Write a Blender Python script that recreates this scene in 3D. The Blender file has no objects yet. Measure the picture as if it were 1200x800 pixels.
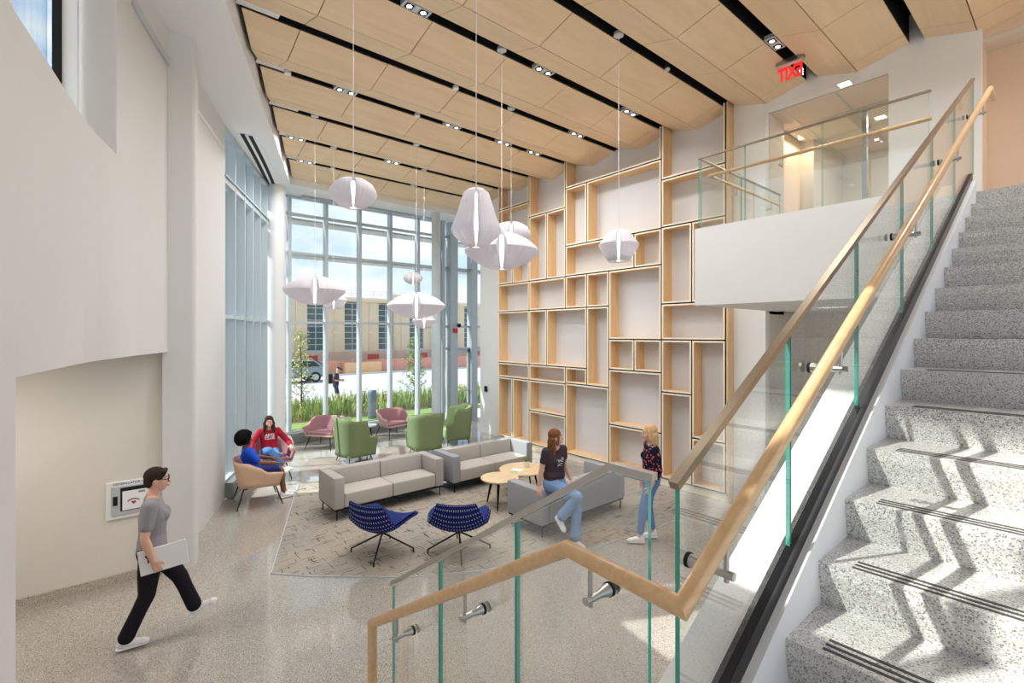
import bpy, bmesh, math, random
from mathutils import Vector, Matrix, noise
random.seed(7)
PI = math.pi
SC = bpy.context.scene
COL = SC.collection
# ---- the camera model (level, 17 mm shift lens) -------------------------------------------------
YAW = math.radians(40.1)
SN, CS = math.sin(YAW), math.cos(YAW)
FPX, HOR, EYE = 567.0, 391.0, 3.05
def on_z(px, py, z=0.0):
    u = (px - 600) / FPX; d = (EYE - z) * FPX / (py - HOR)
    return d * (SN + CS * u), d * (CS - SN * u)
def x_on_slot(px, Y):
    u = (px - 600) / FPX
    return Y * (SN + CS * u) / (CS - SN * u)

def lin(c):
    return tuple((x / 12.92 if x <= .04045 else ((x + .055) / 1.055) ** 2.4) for x in c)
def rgb(r, g, b): return lin((r / 255, g / 255, b / 255)) + (1.0,)

# ---- materials ------------------------------------------------------------------------------------
def new_mat(name):
    m = bpy.data.materials.new(name); m.use_nodes = True
    nt = m.node_tree; nt.nodes.clear()
    out = nt.nodes.new('ShaderNodeOutputMaterial')
    return m, nt, out
def N(nt, t, **kw):
    n = nt.nodes.new(t)
    for k, v in kw.items():
        if k.startswith('i_'): n.inputs[k[2:].replace('_', ' ')].default_value = v
        else: setattr(n, k, v)
    return n
def L(nt, a, ao, b, bi): nt.links.new(a.outputs[ao], b.inputs[bi])
def bsdf(nt, out, col=(.8, .8, .8, 1), rough=.5, metal=0, spec=.5):
    b = N(nt, 'ShaderNodeBsdfPrincipled')
    b.inputs['Base Color'].default_value = col; b.inputs['Roughness'].default_value = rough
    b.inputs['Metallic'].default_value = metal; b.inputs['Specular IOR Level'].default_value = spec
    L(nt, b, 0, out, 0); return b
def mat(name, col, rough=.5, metal=0, spec=.5, vary=.03, scale=30, bump=0):
    m, nt, out = new_mat(name); b = bsdf(nt, out, col, rough, metal, spec)
    tc = N(nt, 'ShaderNodeTexCoord'); nz = N(nt, 'ShaderNodeTexNoise'); nz.inputs['Scale'].default_value = scale
    nz.inputs['Detail'].default_value = 3
    L(nt, tc, 'Object', nz, 'Vector')
    if vary:
        hs = N(nt, 'ShaderNodeHueSaturation'); hs.inputs['Color'].default_value = col
        mr = N(nt, 'ShaderNodeMapRange'); mr.inputs['To Min'].default_value = 1 - vary * 2; mr.inputs['To Max'].default_value = 1 + vary * 2
        L(nt, nz, 'Fac', mr, 0); L(nt, mr, 0, hs, 'Value'); L(nt, hs, 0, b, 'Base Color')
    if bump:
        bp = N(nt, 'ShaderNodeBump'); bp.inputs['Strength'].default_value = bump; bp.inputs['Distance'].default_value = .004
        L(nt, nz, 'Fac', bp, 'Height'); L(nt, bp, 0, b, 'Normal')
    return m
def ramp(nt, stops, interp='LINEAR'):
    r = N(nt, 'ShaderNodeValToRGB'); r.color_ramp.interpolation = interp
    e = r.color_ramp.elements
    while len(e) < len(stops): e.new(.5)
    for k, (p, c) in enumerate(stops): e[k].position = p; e[k].color = c
    return r
def terrazzo(name, base, dark, light, warm, scale, rough, spec=.5):
    m, nt, out = new_mat(name); b = bsdf(nt, out, base, rough, 0, spec)
    tc = N(nt, 'ShaderNodeTexCoord')
    v = N(nt, 'ShaderNodeTexVoronoi'); v.inputs['Scale'].default_value = scale; L(nt, tc, 'Object', v, 'Vector')
    sp = N(nt, 'ShaderNodeSeparateColor'); L(nt, v, 'Color', sp, 0)
    r = ramp(nt, [(0, base), (.36, dark), (.55, light), (.78, warm), (.9, base)], 'CONSTANT'); L(nt, sp, 0, r, 0)
    lt = N(nt, 'ShaderNodeMath', operation='LESS_THAN'); lt.inputs[1].default_value = .55; L(nt, v, 'Distance', lt, 0)
    mx = N(nt, 'ShaderNodeMixRGB'); mx.inputs[1].default_value = base; L(nt, lt, 0, mx, 0); L(nt, r, 0, mx, 2)
    L(nt, mx, 0, b, 'Base Color'); return m
def wood(name, c1, c2, axis=0, scale=1.0, rough=.45, stretch=14):
    m, nt, out = new_mat(name); b = bsdf(nt, out, c1, rough)
    tc = N(nt, 'ShaderNodeTexCoord'); mp = N(nt, 'ShaderNodeMapping')
    s = [stretch * scale] * 3; s[axis] = 1.0 * scale; mp.inputs['Scale'].default_value = s
    L(nt, tc, 'Object', mp, 'Vector')
    nz = N(nt, 'ShaderNodeTexNoise'); nz.inputs['Scale'].default_value = 1.6; nz.inputs['Detail'].default_value = 6; nz.inputs['Distortion'].default_value = .6
    L(nt, mp, 0, nz, 'Vector')
    r = ramp(nt, [(.3, c2), (.7, c1)]); L(nt, nz, 'Fac', r, 0); L(nt, r, 0, b, 'Base Color'); return m
def glass(name, tint=(.96, .99, .98, 1), ior=1.5, gloss=(1, 1, 1, 1), rough=0.0):
    m, nt, out = new_mat(name)
    t = N(nt, 'ShaderNodeBsdfTransparent'); t.inputs[0].default_value = tint
    g = N(nt, 'ShaderNodeBsdfGlossy'); g.inputs['Color'].default_value = gloss; g.inputs['Roughness'].default_value = rough
    f = N(nt, 'ShaderNodeFresnel'); ge = N(nt, 'ShaderNodeNewGeometry'); mr = N(nt, 'ShaderNodeMapRange')
    mr.inputs['To Min'].default_value = ior; mr.inputs['To Max'].default_value = 1 / ior; L(nt, ge, 'Backfacing', mr, 0); L(nt, mr, 0, f, 0)
    mx = N(nt, 'ShaderNodeMixShader'); L(nt, f, 0, mx, 0); L(nt, t, 0, mx, 1); L(nt, g, 0, mx, 2); L(nt, mx, 0, out, 0)
    return m
def emit(name, col, s):
    m, nt, out = new_mat(name); e = N(nt, 'ShaderNodeEmission'); e.inputs[0].default_value = col; e.inputs[1].default_value = s
    L(nt, e, 0, out, 0); return m

MT = {}
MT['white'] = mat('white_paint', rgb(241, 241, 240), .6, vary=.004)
MT['white_shaded'] = mat('shaded_white_paint', rgb(218, 218, 217), .6, vary=.004)  # same white paint, darkened to put the left wall's shade into its colour
MT['white2'] = mat('soffit_paint', rgb(240, 240, 240), .7, vary=.004)
MT['beige'] = mat('warm_beige_paint', rgb(225, 214, 200), .6, vary=.005)
MT['warmwall'] = mat('warm_wall_paint', rgb(232, 208, 184), .6, vary=.005)
MT['black'] = mat('black_plenum', rgb(10, 10, 11), .8, vary=.02)
MT['blackmetal'] = mat('black_metal', rgb(24, 24, 26), .4, .6, vary=.02)
MT['shoe'] = mat('dark_anodised_channel', rgb(34, 37, 42), .3, .5, vary=.02)
MT['steel'] = mat('brushed_steel', rgb(190, 188, 184), .28, 1, vary=.02, scale=60)
MT['cap_steel'] = mat('brushed_cap', rgb(150, 138, 122), .32, 1, vary=.02, scale=60)  # steel, with the wood ceiling's brown reflection put into its colour
MT['mullion'] = mat('silver_mullion', rgb(196, 206, 212), .4, .25, vary=.01)
MT['mulldark'] = mat('grey_mullion', rgb(178, 187, 192), .4, .2, vary=.01)
MT['column'] = mat('column_paint', rgb(232, 235, 236), .45, vary=.005)
MT['column2'] = mat('grey_column_paint', rgb(208, 218, 224), .4, vary=.005)
MT['grille'] = mat('convector_metal', rgb(150, 156, 156), .4, .4, vary=.02)
MT['floor'] = terrazzo('terrazzo_floor', rgb(168, 162, 153), rgb(102, 98, 92), rgb(200, 195, 188), rgb(148, 138, 124), 150, .07, .8)
MT['stair'] = terrazzo('terrazzo_stair', rgb(208, 206, 203), rgb(128, 128, 130), rgb(238, 236, 232), rgb(160, 152, 144), 190, .3)
MT['basebd'] = terrazzo('terrazzo_base', rgb(188, 178, 164), rgb(120, 112, 104), rgb(214, 206, 196), rgb(160, 146, 128), 150, .25)
MT['strip'] = mat('grip_strip', rgb(70, 68, 66), .7, vary=.02)
MT['ceilwood'] = wood('maple_ceiling', rgb(240, 214, 180), rgb(230, 202, 164), 0, .55, .42, 9)
MT['shelfwood'] = wood('maple_shelf', rgb(236, 202, 154), rgb(222, 184, 134), 2, .8, .42, 9)
MT['railwood'] = wood('maple_rail', rgb(228, 190, 144), rgb(212, 170, 122), 0, 2.2, .3, 10)
MT['tablewood'] = wood('ash_table', rgb(232, 208, 172), rgb(218, 190, 150), 0, 2, .35, 10)
MT['edgeband'] = mat('pale_edge_band', rgb(250, 240, 220), .45, vary=.01)
MT['backpanel'] = mat('grey_back_panel', rgb(220, 221, 225), .8, vary=.008)
MT['glass'] = glass('clear_glass')
MT['railglass'] = glass('rail_glass', (.985, 1, .993, 1), 1.8)
MT['leftglass'] = glass('tinted_glass', (.90, .95, .95, 1))
MT['glassedge'] = mat('green_glass_edge', rgb(70, 176, 158), .12, 0, .8, vary=.06, scale=6)
MT['sofa'] = mat('sofa_fabric', rgb(176, 172, 167), .95, 0, .1, vary=.04, scale=160, bump=.15)
MT['sofaseat'] = mat('sofa_seat_fabric', rgb(186, 181, 174), .95, 0, .1, vary=.04, scale=160, bump=.15)
MT['sofaback'] = mat('sofa_grey_fabric', rgb(158, 160, 163), .95, 0, .1, vary=.05, scale=160, bump=.15)
MT['green'] = mat('green_fabric', rgb(120, 135, 100), .9, 0, .15, vary=.05, scale=120, bump=.1)
MT['greenlt'] = mat('pale_green_lining', rgb(150, 168, 128), .9, 0, .15, vary=.04, scale=120)
MT['tan'] = mat('tan_shell', rgb(226, 190, 160), .55, 0, .3, vary=.02)
MT['pink'] = mat('mauve_fabric', rgb(168, 128, 136), .9, 0, .1, vary=.04, scale=120)
MT['pinklt'] = mat('blush_shell', rgb(222, 190, 186), .7, 0, .2, vary=.03)
MT['plastic'] = mat('white_plastic', rgb(240, 240, 240), .4, vary=.01)
MT['lightgrey'] = mat('light_grey_metal', rgb(200, 204, 208), .4, .3, vary=.01)
MT['lamp'] = emit('lamp_glow', (1, .95, .86, 1), 6)
MT['tubeglow'] = emit('pendant_tube_glow', (1, .96, .88, 1), 2.6)
MT['paper'] = mat('white_paper', rgb(244, 244, 246), .6, vary=.005)
MT['leaf'] = mat('leaf_green', rgb(132, 158, 84), .6, vary=.12, scale=8)
MT['leaf2'] = mat('leaf_pale', rgb(186, 192, 124), .6, vary=.12, scale=8)
MT['bark'] = mat('bark', rgb(96, 72, 56), .9, vary=.08)
MT['red'] = mat('red_plastic', rgb(206, 40, 44), .4, vary=.02)
MT['concrete'] = mat('sidewalk_concrete', rgb(206, 202, 194), .85, vary=.03, scale=3)
MT['road'] = mat('road_asphalt', rgb(186, 186, 188), .85, vary=.03, scale=2)
MT['lawn'] = mat('lawn_green', rgb(126, 150, 78), .9, vary=.12, scale=12)
MT['soil'] = mat('mulch', rgb(120, 100, 82), .95, vary=.1, scale=14)

def shade_mat():
    m, nt, out = new_mat('pendant_shade')
    d = N(nt, 'ShaderNodeBsdfDiffuse'); d.inputs[0].default_value = rgb(236, 234, 238)
    t = N(nt, 'ShaderNodeBsdfTranslucent'); t.inputs[0].default_value = rgb(244, 242, 246)
    mx = N(nt, 'ShaderNodeMixShader'); mx.inputs[0].default_value = .5
    L(nt, d, 0, mx, 1); L(nt, t, 0, mx, 2); L(nt, mx, 0, out, 0); return m
MT['shade'] = shade_mat()

def rug_mat():
    m, nt, out = new_mat('carpet_tile'); b = bsdf(nt, out, rgb(176, 166, 152), .95, 0, .05)
    tc = N(nt, 'ShaderNodeTexCoord')
    def dashes(sx, sy, lo):
        mp = N(nt, 'ShaderNodeMapping'); mp.inputs['Scale'].default_value = (sx, sy, 1); L(nt, tc, 'Object', mp, 0)
        nz = N(nt, 'ShaderNodeTexNoise'); nz.inputs['Scale'].default_value = 1; nz.inputs['Detail'].default_value = 2; L(nt, mp, 0, nz, 'Vector')
        g = N(nt, 'ShaderNodeMapRange'); g.inputs['From Min'].default_value = lo; g.inputs['From Max'].default_value = lo + .03; L(nt, nz, 'Fac', g, 0); return g
    a = dashes(3.0, 42, .62); c = dashes(36, 3.2, .635); fine = dashes(16, 90, .6); fine2 = dashes(90, 16, .6)
    mx1 = N(nt, 'ShaderNodeMath', operation='MAXIMUM'); L(nt, a, 0, mx1, 0); L(nt, c, 0, mx1, 1)
    bl = N(nt, 'ShaderNodeTexNoise'); bl.inputs['Scale'].default_value = .8; L(nt, tc, 'Object', bl, 'Vector')
    r = ramp(nt, [(.35, rgb(158, 154, 148)), (.65, rgb(174, 165, 150))]); L(nt, bl, 'Fac', r, 0)
    f2 = N(nt, 'ShaderNodeMath', operation='MAXIMUM'); L(nt, fine, 0, f2, 0); L(nt, fine2, 0, f2, 1)
    f3 = N(nt, 'ShaderNodeMath', operation='MULTIPLY'); f3.inputs[1].default_value = .4; L(nt, f2, 0, f3, 0)
    m1 = N(nt, 'ShaderNodeMixRGB'); L(nt, f3, 0, m1, 0); L(nt, r, 0, m1, 1); m1.inputs[2].default_value = rgb(130, 124, 118)
    m2 = N(nt, 'ShaderNodeMixRGB'); L(nt, mx1, 0, m2, 0); L(nt, m1, 0, m2, 1); m2.inputs[2].default_value = rgb(84, 80, 75)
    L(nt, m2, 0, b, 'Base Color'); return m
MT['rug'] = rug_mat()

def dots_mat():
    m, nt, out = new_mat('navy_dotted_fabric'); b = bsdf(nt, out, rgb(30, 38, 96), .85, 0, .15)
    uv = N(nt, 'ShaderNodeTexCoord'); mp = N(nt, 'ShaderNodeMapping'); mp.inputs['Scale'].default_value = (20, 15, 1); L(nt, uv, 'UV', mp, 0)
    v = N(nt, 'ShaderNodeTexVoronoi'); v.inputs['Scale'].default_value = 1; v.inputs['Randomness'].default_value = 0; L(nt, mp, 0, v, 'Vector')
    lt = N(nt, 'ShaderNodeMath', operation='LESS_THAN'); lt.inputs[1].default_value = .19; L(nt, v, 'Distance', lt, 0)
    mx = N(nt, 'ShaderNodeMixRGB'); mx.inputs[1].default_value = rgb(26, 34, 92); mx.inputs[2].default_value = rgb(164, 174, 206); L(nt, lt, 0, mx, 0)
    L(nt, mx, 0, b, 'Base Color'); return m
MT['dots'] = dots_mat()
MT['navy'] = mat('navy_fabric', rgb(26, 34, 92), .85, 0, .15, vary=.03)
MT['blue'] = mat('blue_seat_fabric', rgb(40, 54, 116), .9, 0, .15, vary=.05, scale=160)

# ---- mesh building ----------------------------------------------------------------------------------
class M:
    def __init__(s): s.bm = bmesh.new()
    def face(s, vs):
        try: return s.bm.faces.new([s.bm.verts.new(v) for v in vs])
        except ValueError: pass
    def box(s, x0, x1, y0, y1, z0, z1):
        v = [s.bm.verts.new(p) for p in ((x0, y0, z0), (x1, y0, z0), (x1, y1, z0), (x0, y1, z0), (x0, y0, z1), (x1, y0, z1), (x1, y1, z1), (x0, y1, z1))]
        for f in ((3, 2, 1, 0), (4, 5, 6, 7), (0, 1, 5, 4), (1, 2, 6, 5), (2, 3, 7, 6), (3, 0, 4, 7)): s.bm.faces.new([v[i] for i in f])
        return s
    def rbox(s, x0, x1, y0, y1, z0, z1, r=.02, seg=2):
        t = bmesh.new(); q = M.__new__(M); q.bm = t; q.box(x0, x1, y0, y1, z0, z1)
        bmesh.ops.bevel(t, geom=t.edges[:], offset=r, segments=seg, profile=.5, affect='EDGES')
        s.join(t); return s
    def join(s, t, mtx=None):
        if mtx is not None: t.transform(mtx)
        me = bpy.data.meshes.new('tmp'); t.to_mesh(me); t.free(); s.bm.from_mesh(me); bpy.data.meshes.remove(me)
    def add(s, other, mtx=None): s.join(other.bm, mtx); return s
    def prism(s, poly, z0, z1):
        a = [s.bm.verts.new((x, y, z0)) for x, y in poly]; b = [s.bm.verts.new((x, y, z1)) for x, y in poly]
        n = len(poly); s.bm.faces.new(a[::-1]); s.bm.faces.new(b)
        for i in range(n): s.bm.faces.new((a[i], a[(i + 1) % n], b[(i + 1) % n], b[i]))
        return s
    def extr(s, poly3, vec):
        a = [s.bm.verts.new(p) for p in poly3]; b = [s.bm.verts.new(Vector(p) + Vector(vec)) for p in poly3]
        n = len(a); s.bm.faces.new(a[::-1]); s.bm.faces.new(b)
        for i in range(n): s.bm.faces.new((a[i], a[(i + 1) % n], b[(i + 1) % n], b[i]))
        return s
    def ring(s, c, u, w, r, n, r2=None):
        return [s.bm.verts.new(c + u * (r * math.cos(2 * PI * k / n)) + w * ((r2 or r) * math.sin(2 * PI * k / n))) for k in range(n)]
    def tube(s, pts, r, n=10, cap=True):
        pts = [Vector(p) for p in pts]; rs = r if isinstance(r, (list, tuple)) else [r] * len(pts)
        rings = []; u = None
        for i, p in enumerate(pts):
            d1 = (p - pts[i - 1]).normalized() if i else (pts[1] - p).normalized()
            d2 = (pts[i + 1] - p).normalized() if i < len(pts) - 1 else d1
            t = (d1 + d2)
            t = t.normalized() if t.length > 1e-6 else d1
            if u is None:
                u = t.orthogonal().normalized() if abs(t.z) > .9 else t.cross(Vector((0, 0, 1))).normalized()
            u = (u - t * u.dot(t)).normalized(); w = t.cross(u)
            k = 1 / max(.35, d1.dot(t)) ; ax = None
            rings.append(s._mring(p, u, w, rs[i], n, d1, d2, k))
        for a, b in zip(rings, rings[1:]):
            for k in range(n): s.bm.faces.new((a[k], a[(k + 1) % n], b[(k + 1) % n], b[k]))
        if cap: s.bm.faces.new(rings[0][::-1]); s.bm.faces.new(rings[-1])
        return s
    def _mring(s, p, u, w, r, n, d1, d2, k):
        bend = (d2 - d1)
        out = []
        bd = bend.normalized() if bend.length > 1e-4 else None
        for i in range(n):
            o = u * (r * math.cos(2 * PI * i / n)) + w * (r * math.sin(2 * PI * i / n))
            if bd is not None: o += bd * (o.dot(bd) * (min(k, 2.5) - 1))
            out.append(s.bm.verts.new(p + o))
        return out
    def cyl(s, p0, p1, r0, r1=None, n=16): return s.tube([p0, p1], [r0, r0 if r1 is None else r1], n)
    def bar(s, p0, p1, w, h, up=(0, 0, 1)):
        p0, p1 = Vector(p0), Vector(p1); d = (p1 - p0).normalized(); side = d.cross(Vector(up)).normalized(); u = side.cross(d)
        c = [side * (w / 2) * a + u * (h / 2) * b for a, b in ((-1, -1), (1, -1), (1, 1), (-1, 1))]
        A = [s.bm.verts.new(p0 + o) for o in c]; B = [s.bm.verts.new(p1 + o) for o in c]
        s.bm.faces.new(A[::-1]); s.bm.faces.new(B)
        for i in range(4): s.bm.faces.new((A[i], A[(i + 1) % 4], B[(i + 1) % 4], B[i]))
        return s
    def lathe(s, prof, n=32, c=(0, 0, 0), mod=None, cap=True):
        c = Vector(c); rings = []
        for r, z in prof:
            rings.append([s.bm.verts.new(c + Vector(((r * (mod(k / n, z) if mod else 1)) * math.cos(2 * PI * k / n), (r * (mod(k / n, z) if mod else 1)) * math.sin(2 * PI * k / n), z))) for k in range(n)])
        for a, b in zip(rings, rings[1:]):
            for k in range(n): s.bm.faces.new((a[k], a[(k + 1) % n], b[(k + 1) % n], b[k]))
        if cap:
            s.bm.faces.new(rings[0][::-1]); s.bm.faces.new(rings[-1])
        return s
    def sphere(s, c, r, sc=(1, 1, 1), mtx=None, u=16, v=10):
        t = bmesh.new(); bmesh.ops.create_uvsphere(t, u_segments=u, v_segments=v, radius=r)
        m = Matrix.Translation(Vector(c)) @ (mtx or Matrix.Identity(4)) @ Matrix.Diagonal((*sc, 1)); s.join(t, m); return s
    def capsule(s, p0, r0, p1, r1, n=12):
        p0, p1 = Vector(p0), Vector(p1); s.sphere(p0, r0, u=n, v=8); s.sphere(p1, r1, u=n, v=8)
        if (p1 - p0).length > 1e-4: s.cyl(p0, p1, r0, r1, n)
        return s
    def grid(s, rows, uv=True):
        """rows: list of equally long point lists -> quads with UVs (u along the row, v across)."""
        V = [[s.bm.verts.new(p) for p in row] for row in rows]; lay = s.bm.loops.layers.uv.verify() if uv else None
        R, C = len(V) - 1, len(V[0]) - 1
        for i in range(R):
            for j in range(C):
                f = s.bm.faces.new((V[i][j], V[i][j + 1], V[i + 1][j + 1], V[i + 1][j]))
                if uv:
                    for lp, (a, b) in zip(f.loops, ((i, j), (i, j + 1), (i + 1, j + 1), (i + 1, j))): lp[lay].uv = (b / C, a / R)
        return s
    def obj(s, name, m, parent=None, smooth=False, bevel=0, solid=0, subd=0, world=None):
        """link as one mesh object; WORLD: the parent whose space the world-space vertices go into"""
        bmesh.ops.recalc_face_normals(s.bm, faces=s.bm.faces[:])
        if world is not None: s.bm.transform(world.matrix_basis.inverted())
        me = bpy.data.meshes.new(name); s.bm.to_mesh(me); s.bm.free()
        ms = m if isinstance(m, (list, tuple)) else [m]
        for x in ms: me.materials.append(MT[x] if isinstance(x, str) else x)
        o = bpy.data.objects.new(name, me); COL.objects.link(o)
        p = parent if parent is not None else world
        if p is not None: o.parent = p
        if smooth:
            for q in me.polygons: q.use_smooth = True
            try: me.set_sharp_from_angle(angle=math.radians(smooth if smooth > 1 else 40))
            except Exception: pass
        if solid: d = o.modifiers.new('solid', 'SOLIDIFY'); d.thickness = solid; d.offset = 0
        if bevel: d = o.modifiers.new('bevel', 'BEVEL'); d.width = bevel; d.segments = 2; d.limit_method = 'ANGLE'
        if subd: d = o.modifiers.new('sub', 'SUBSURF'); d.levels = subd; d.render_levels = subd
        return o

def tag(o, label, cat, group=None, kind=None):
    if label: o['label'] = label
    if cat: o['category'] = cat
    if group: o['group'] = group
    if kind: o['kind'] = kind
    return o
def thing(name, label, cat, loc=(0, 0, 0), rz=0, group=None):
    o = bpy.data.objects.new(name, None); COL.objects.link(o)
    o.location = loc; o.rotation_euler = (0, 0, rz); o.empty_display_size = .1
    o.matrix_basis = Matrix.Translation(Vector(loc)) @ Matrix.Rotation(rz, 4, 'Z')
    return tag(o, label, cat, group)
def struct(o): o['kind'] = 'structure'; return o
def copy_tree(o, parent=None):
    c = o.copy(); COL.objects.link(c)
    if parent is not None:
        c.parent = parent
    for ch in list(o.children): copy_tree(ch, c)
    return c
def place(o, loc, rz): o.location = loc; o.rotation_euler = (0, 0, rz); return o
def text_mesh(body, size, depth=.002, bold=0, align='CENTER'):
    cu = bpy.data.curves.new('txt', 'FONT'); cu.body = body; cu.size = size; cu.extrude = depth; cu.align_x = align; cu.align_y = 'CENTER'; cu.offset = bold
    o = bpy.data.objects.new('txt', cu); COL.objects.link(o)
    dg = bpy.context.evaluated_depsgraph_get(); dg.update()
    me = bpy.data.meshes.new_from_object(o.evaluated_get(dg)); bpy.data.objects.remove(o); bpy.data.curves.remove(cu)
    m = M(); m.bm.from_mesh(me); bpy.data.meshes.remove(me); return m
def frame3(right, up, origin):
    r = Vector(right).normalized(); u = Vector(up).normalized(); n = r.cross(u)
    return Matrix(((r.x, u.x, n.x, origin[0]), (r.y, u.y, n.y, origin[1]), (r.z, u.z, n.z, origin[2]), (0, 0, 0, 1)))
# ======================= THE ROOM =======================
def lerp_pts(tbl, y):
    for (y0, x0), (y1, x1) in zip(tbl, tbl[1:]):
        if y <= y1 or (y1, x1) == tbl[-1]: return x0 + (x1 - x0) * (y - y0) / (y1 - y0)
WL = [(-4, -.98), (0, -.74), (2, -.56), (3.65, -.36), (5.27, -.1), (6.6, .28), (7.65, .66), (10.2, 1.69), (14.2, 3.55)]
def xl(y): return lerp_pts(WL, y)
XC = [(-4, -1.0), (2.2, -.56), (6.4, 1.06), (8.29, 1.79), (13.5, 3.77), (14.4, 4.1)]
def xc(y): return lerp_pts(XC, y)
HEAD = 6.9
def ys(a, b, step=.4):
    n = max(1, int(math.ceil((b - a) / step))); return [a + (b - a) * i / n for i in range(n + 1)]
def curve_wall(m, y0, y1, z0, z1, th=.32, off=0):
    Y = ys(y0, y1); poly = [(xl(y) + off, y) for y in Y] + [(xl(y) - th + off, y + .08) for y in Y[::-1]]
    return m.prism(poly, z0, z1)
struct(M().box(-7, 13, -4.5, 14.35, -.2, 0).obj('floor', 'floor'))
SILL, WY0, WY1, OPEN = 4.75, .3, 5.92, 2.82
m = M()
curve_wall(m, -4, 3.65, 0, SILL); curve_wall(m, 3.65, 7.66, OPEN, SILL)
curve_wall(m, -4, WY0, SILL, 7.5); curve_wall(m, WY1, 7.66, SILL, 7.5); curve_wall(m, WY0, WY1, 7.0, 7.5)
bmesh.ops.remove_doubles(m.bm, verts=m.bm.verts[:], dist=1e-4)
struct(m.obj('wall_left', 'white_shaded'))
# wall between the opening and the glass, with its rounded jamb
m = M(); curve_wall(m, 7.66, 10.2, 0, 7.5, .3)
struct(m.obj('wall_pier', 'white_shaded'))
m = M()
pr = [(.93 - .07 + .07 * math.cos(a), 7.6 + .07 * math.sin(a)) for a in [-PI / 2 + PI / 2 * k / 6 for k in range(7)]]
m.prism([(.56, 7.53)] + [(.86 + .07 * math.cos(a), 7.6 + .07 * math.sin(a)) for a in [-PI / 2 + PI / 2 * k / 6 for k in range(7)]] + [(.97, 7.75), (.56, 7.75)], 0, 6.9)
struct(m.obj('wall_jamb', 'white_shaded', smooth=True))
# passage behind the opening
struct(M().box(-5.5, .64, 7.66, 7.9, 0, 3.1).obj('wall_passage', mat('passage_paint', rgb(226, 221, 212), .6, vary=.004)))
struct(M().box(-5.7, -5.5, 3.2, 7.9, 0, 3.1).obj('wall_passage_end', 'white'))
m = M(); m.prism([(xl(y) - .3, y) for y in ys(3.65, 7.66)] + [(-5.7, 7.9), (-5.7, 3.3)], OPEN, OPEN + .12)
struct(m.obj('ceiling_passage', 'white2'))
struct(M().box(-5.6, xl(3.6) - .05, 3.3, 3.62, 0, 3.0).obj('wall_passage_near', 'white'))
struct(M().box(-5.5, .64, 7.62, 7.66, 0, .11).obj('baseboard_back', 'basebd'))
# reveal grooves high on the left wall
m = M(); Y = ys(6.35, 7.5)
for a, b in zip(Y, Y[1:]): m.bar((xl(a) + .012, a, 6.5), (xl(b) + .012, b, 6.5), .03, .1)
struct(m.obj('trim_1', 'lightgrey'))
m = M(); Y = ys(7.75, 10.15)
for a, b in zip(Y, Y[1:]): m.bar((xl(a) + .006, a, 6.42), (xl(b) + .006, b, 6.42), .014, .05)
struct(m.obj('trim_2', 'white2'))
# soffit along the left wall and its upstand
m = M(); Y = ys(1.0, 13.195)
m.prism([(xl(y) - .3, y) for y in Y] + [(max(xc(y), xl(y) - .25), y) for y in Y[::-1]], HEAD, HEAD + .6)
struct(m.obj('ceiling_soffit', 'white2'))
m = M(); m.box(2.6, 10.9, 13.2, 14.6, HEAD, HEAD + .6)
struct(m.obj('ceiling_bulkhead', 'white2'))
m = M(); m.box(4.2, 8.3, 14.0, 14.16, HEAD - .06, HEAD + .01)
struct(m.obj('trim_shade_pocket', 'mulldark'))
# clerestory window
root = M()
off = -.26
Y = ys(WY0, WY1, .5)
for z in (SILL + .03, 6.97):
    for a, b in zip(Y, Y[1:]): root.bar((xl(a) + off, a, z), (xl(b) + off, b, z), .08, .07)
for y in (WY0 + .04, 1.7, 3.1, 4.4): root.box(xl(y) + off - .05, xl(y) + off + .05, y - .03, y + .03, SILL, 7.0)
root.box(xl(5.7) + off - .03, xl(5.7) + off + .06, 5.43, 5.95, SILL, 7.0)
w1 = struct(root.obj('window_1', 'white2'))
m = M(); curve_wall(m, WY0 + .03, 5.45, SILL + .05, 6.95, .012, off)
m.obj('pane', 'glass', w1)
M().box(xl(5.42) + off - .01, xl(5.42) + off + .05, 5.405, 5.43, SILL, 7.0).obj('gasket', 'black', w1)
# ---- left glass wall
P0, P1 = Vector((1.69, 10.2, 0)), Vector((3.45, 14.0, 0))
gd = (P1 - P0).normalized(); gn = Vector((gd.y, -gd.x, 0)); LEN = (P1 - P0).length
def gl(s, o, z=0): return P0 + gd * s + gn * o + Vector((0, 0, z))
m = M(); NM = 6
for k in range(NM + 1):
    s = LEN * k / NM
    m.bar(gl(s, -.1, .1), gl(s, -.1, HEAD), .06, .2, up=gn)
for z in (.3, 3.37, 5.9, HEAD - .04):
    m.bar(gl(0, -.06, z), gl(LEN, -.06, z), .1, .07 if z < 5 else .1)
m.bar(gl(0, -.06, 5.98), gl(LEN, -.06, 5.98), .16, .03)
w2 = struct(m.obj('window_2', 'mullion'))
for k in range(NM):
    for z0, z1 in ((.33, 3.34), (3.4, 5.86), (5.96, HEAD - .08)):
        q = M(); a, b = LEN * k / NM + .03, LEN * (k + 1) / NM - .03
        q.bar(gl(a, -.14, (z0 + z1) / 2), gl(b, -.14, (z0 + z1) / 2), .02, z1 - z0); q.obj('pane', 'leftglass', w2)
# added shelf outside the left glass wall, unseen, cutting the incoming sun
m = M()
for z in (5.9,): m.bar(gl(-.2, -.55, z), gl(LEN + .3, -.55, z), .6, .05)
m.obj('sunshade', 'lightgrey', w2)
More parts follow.
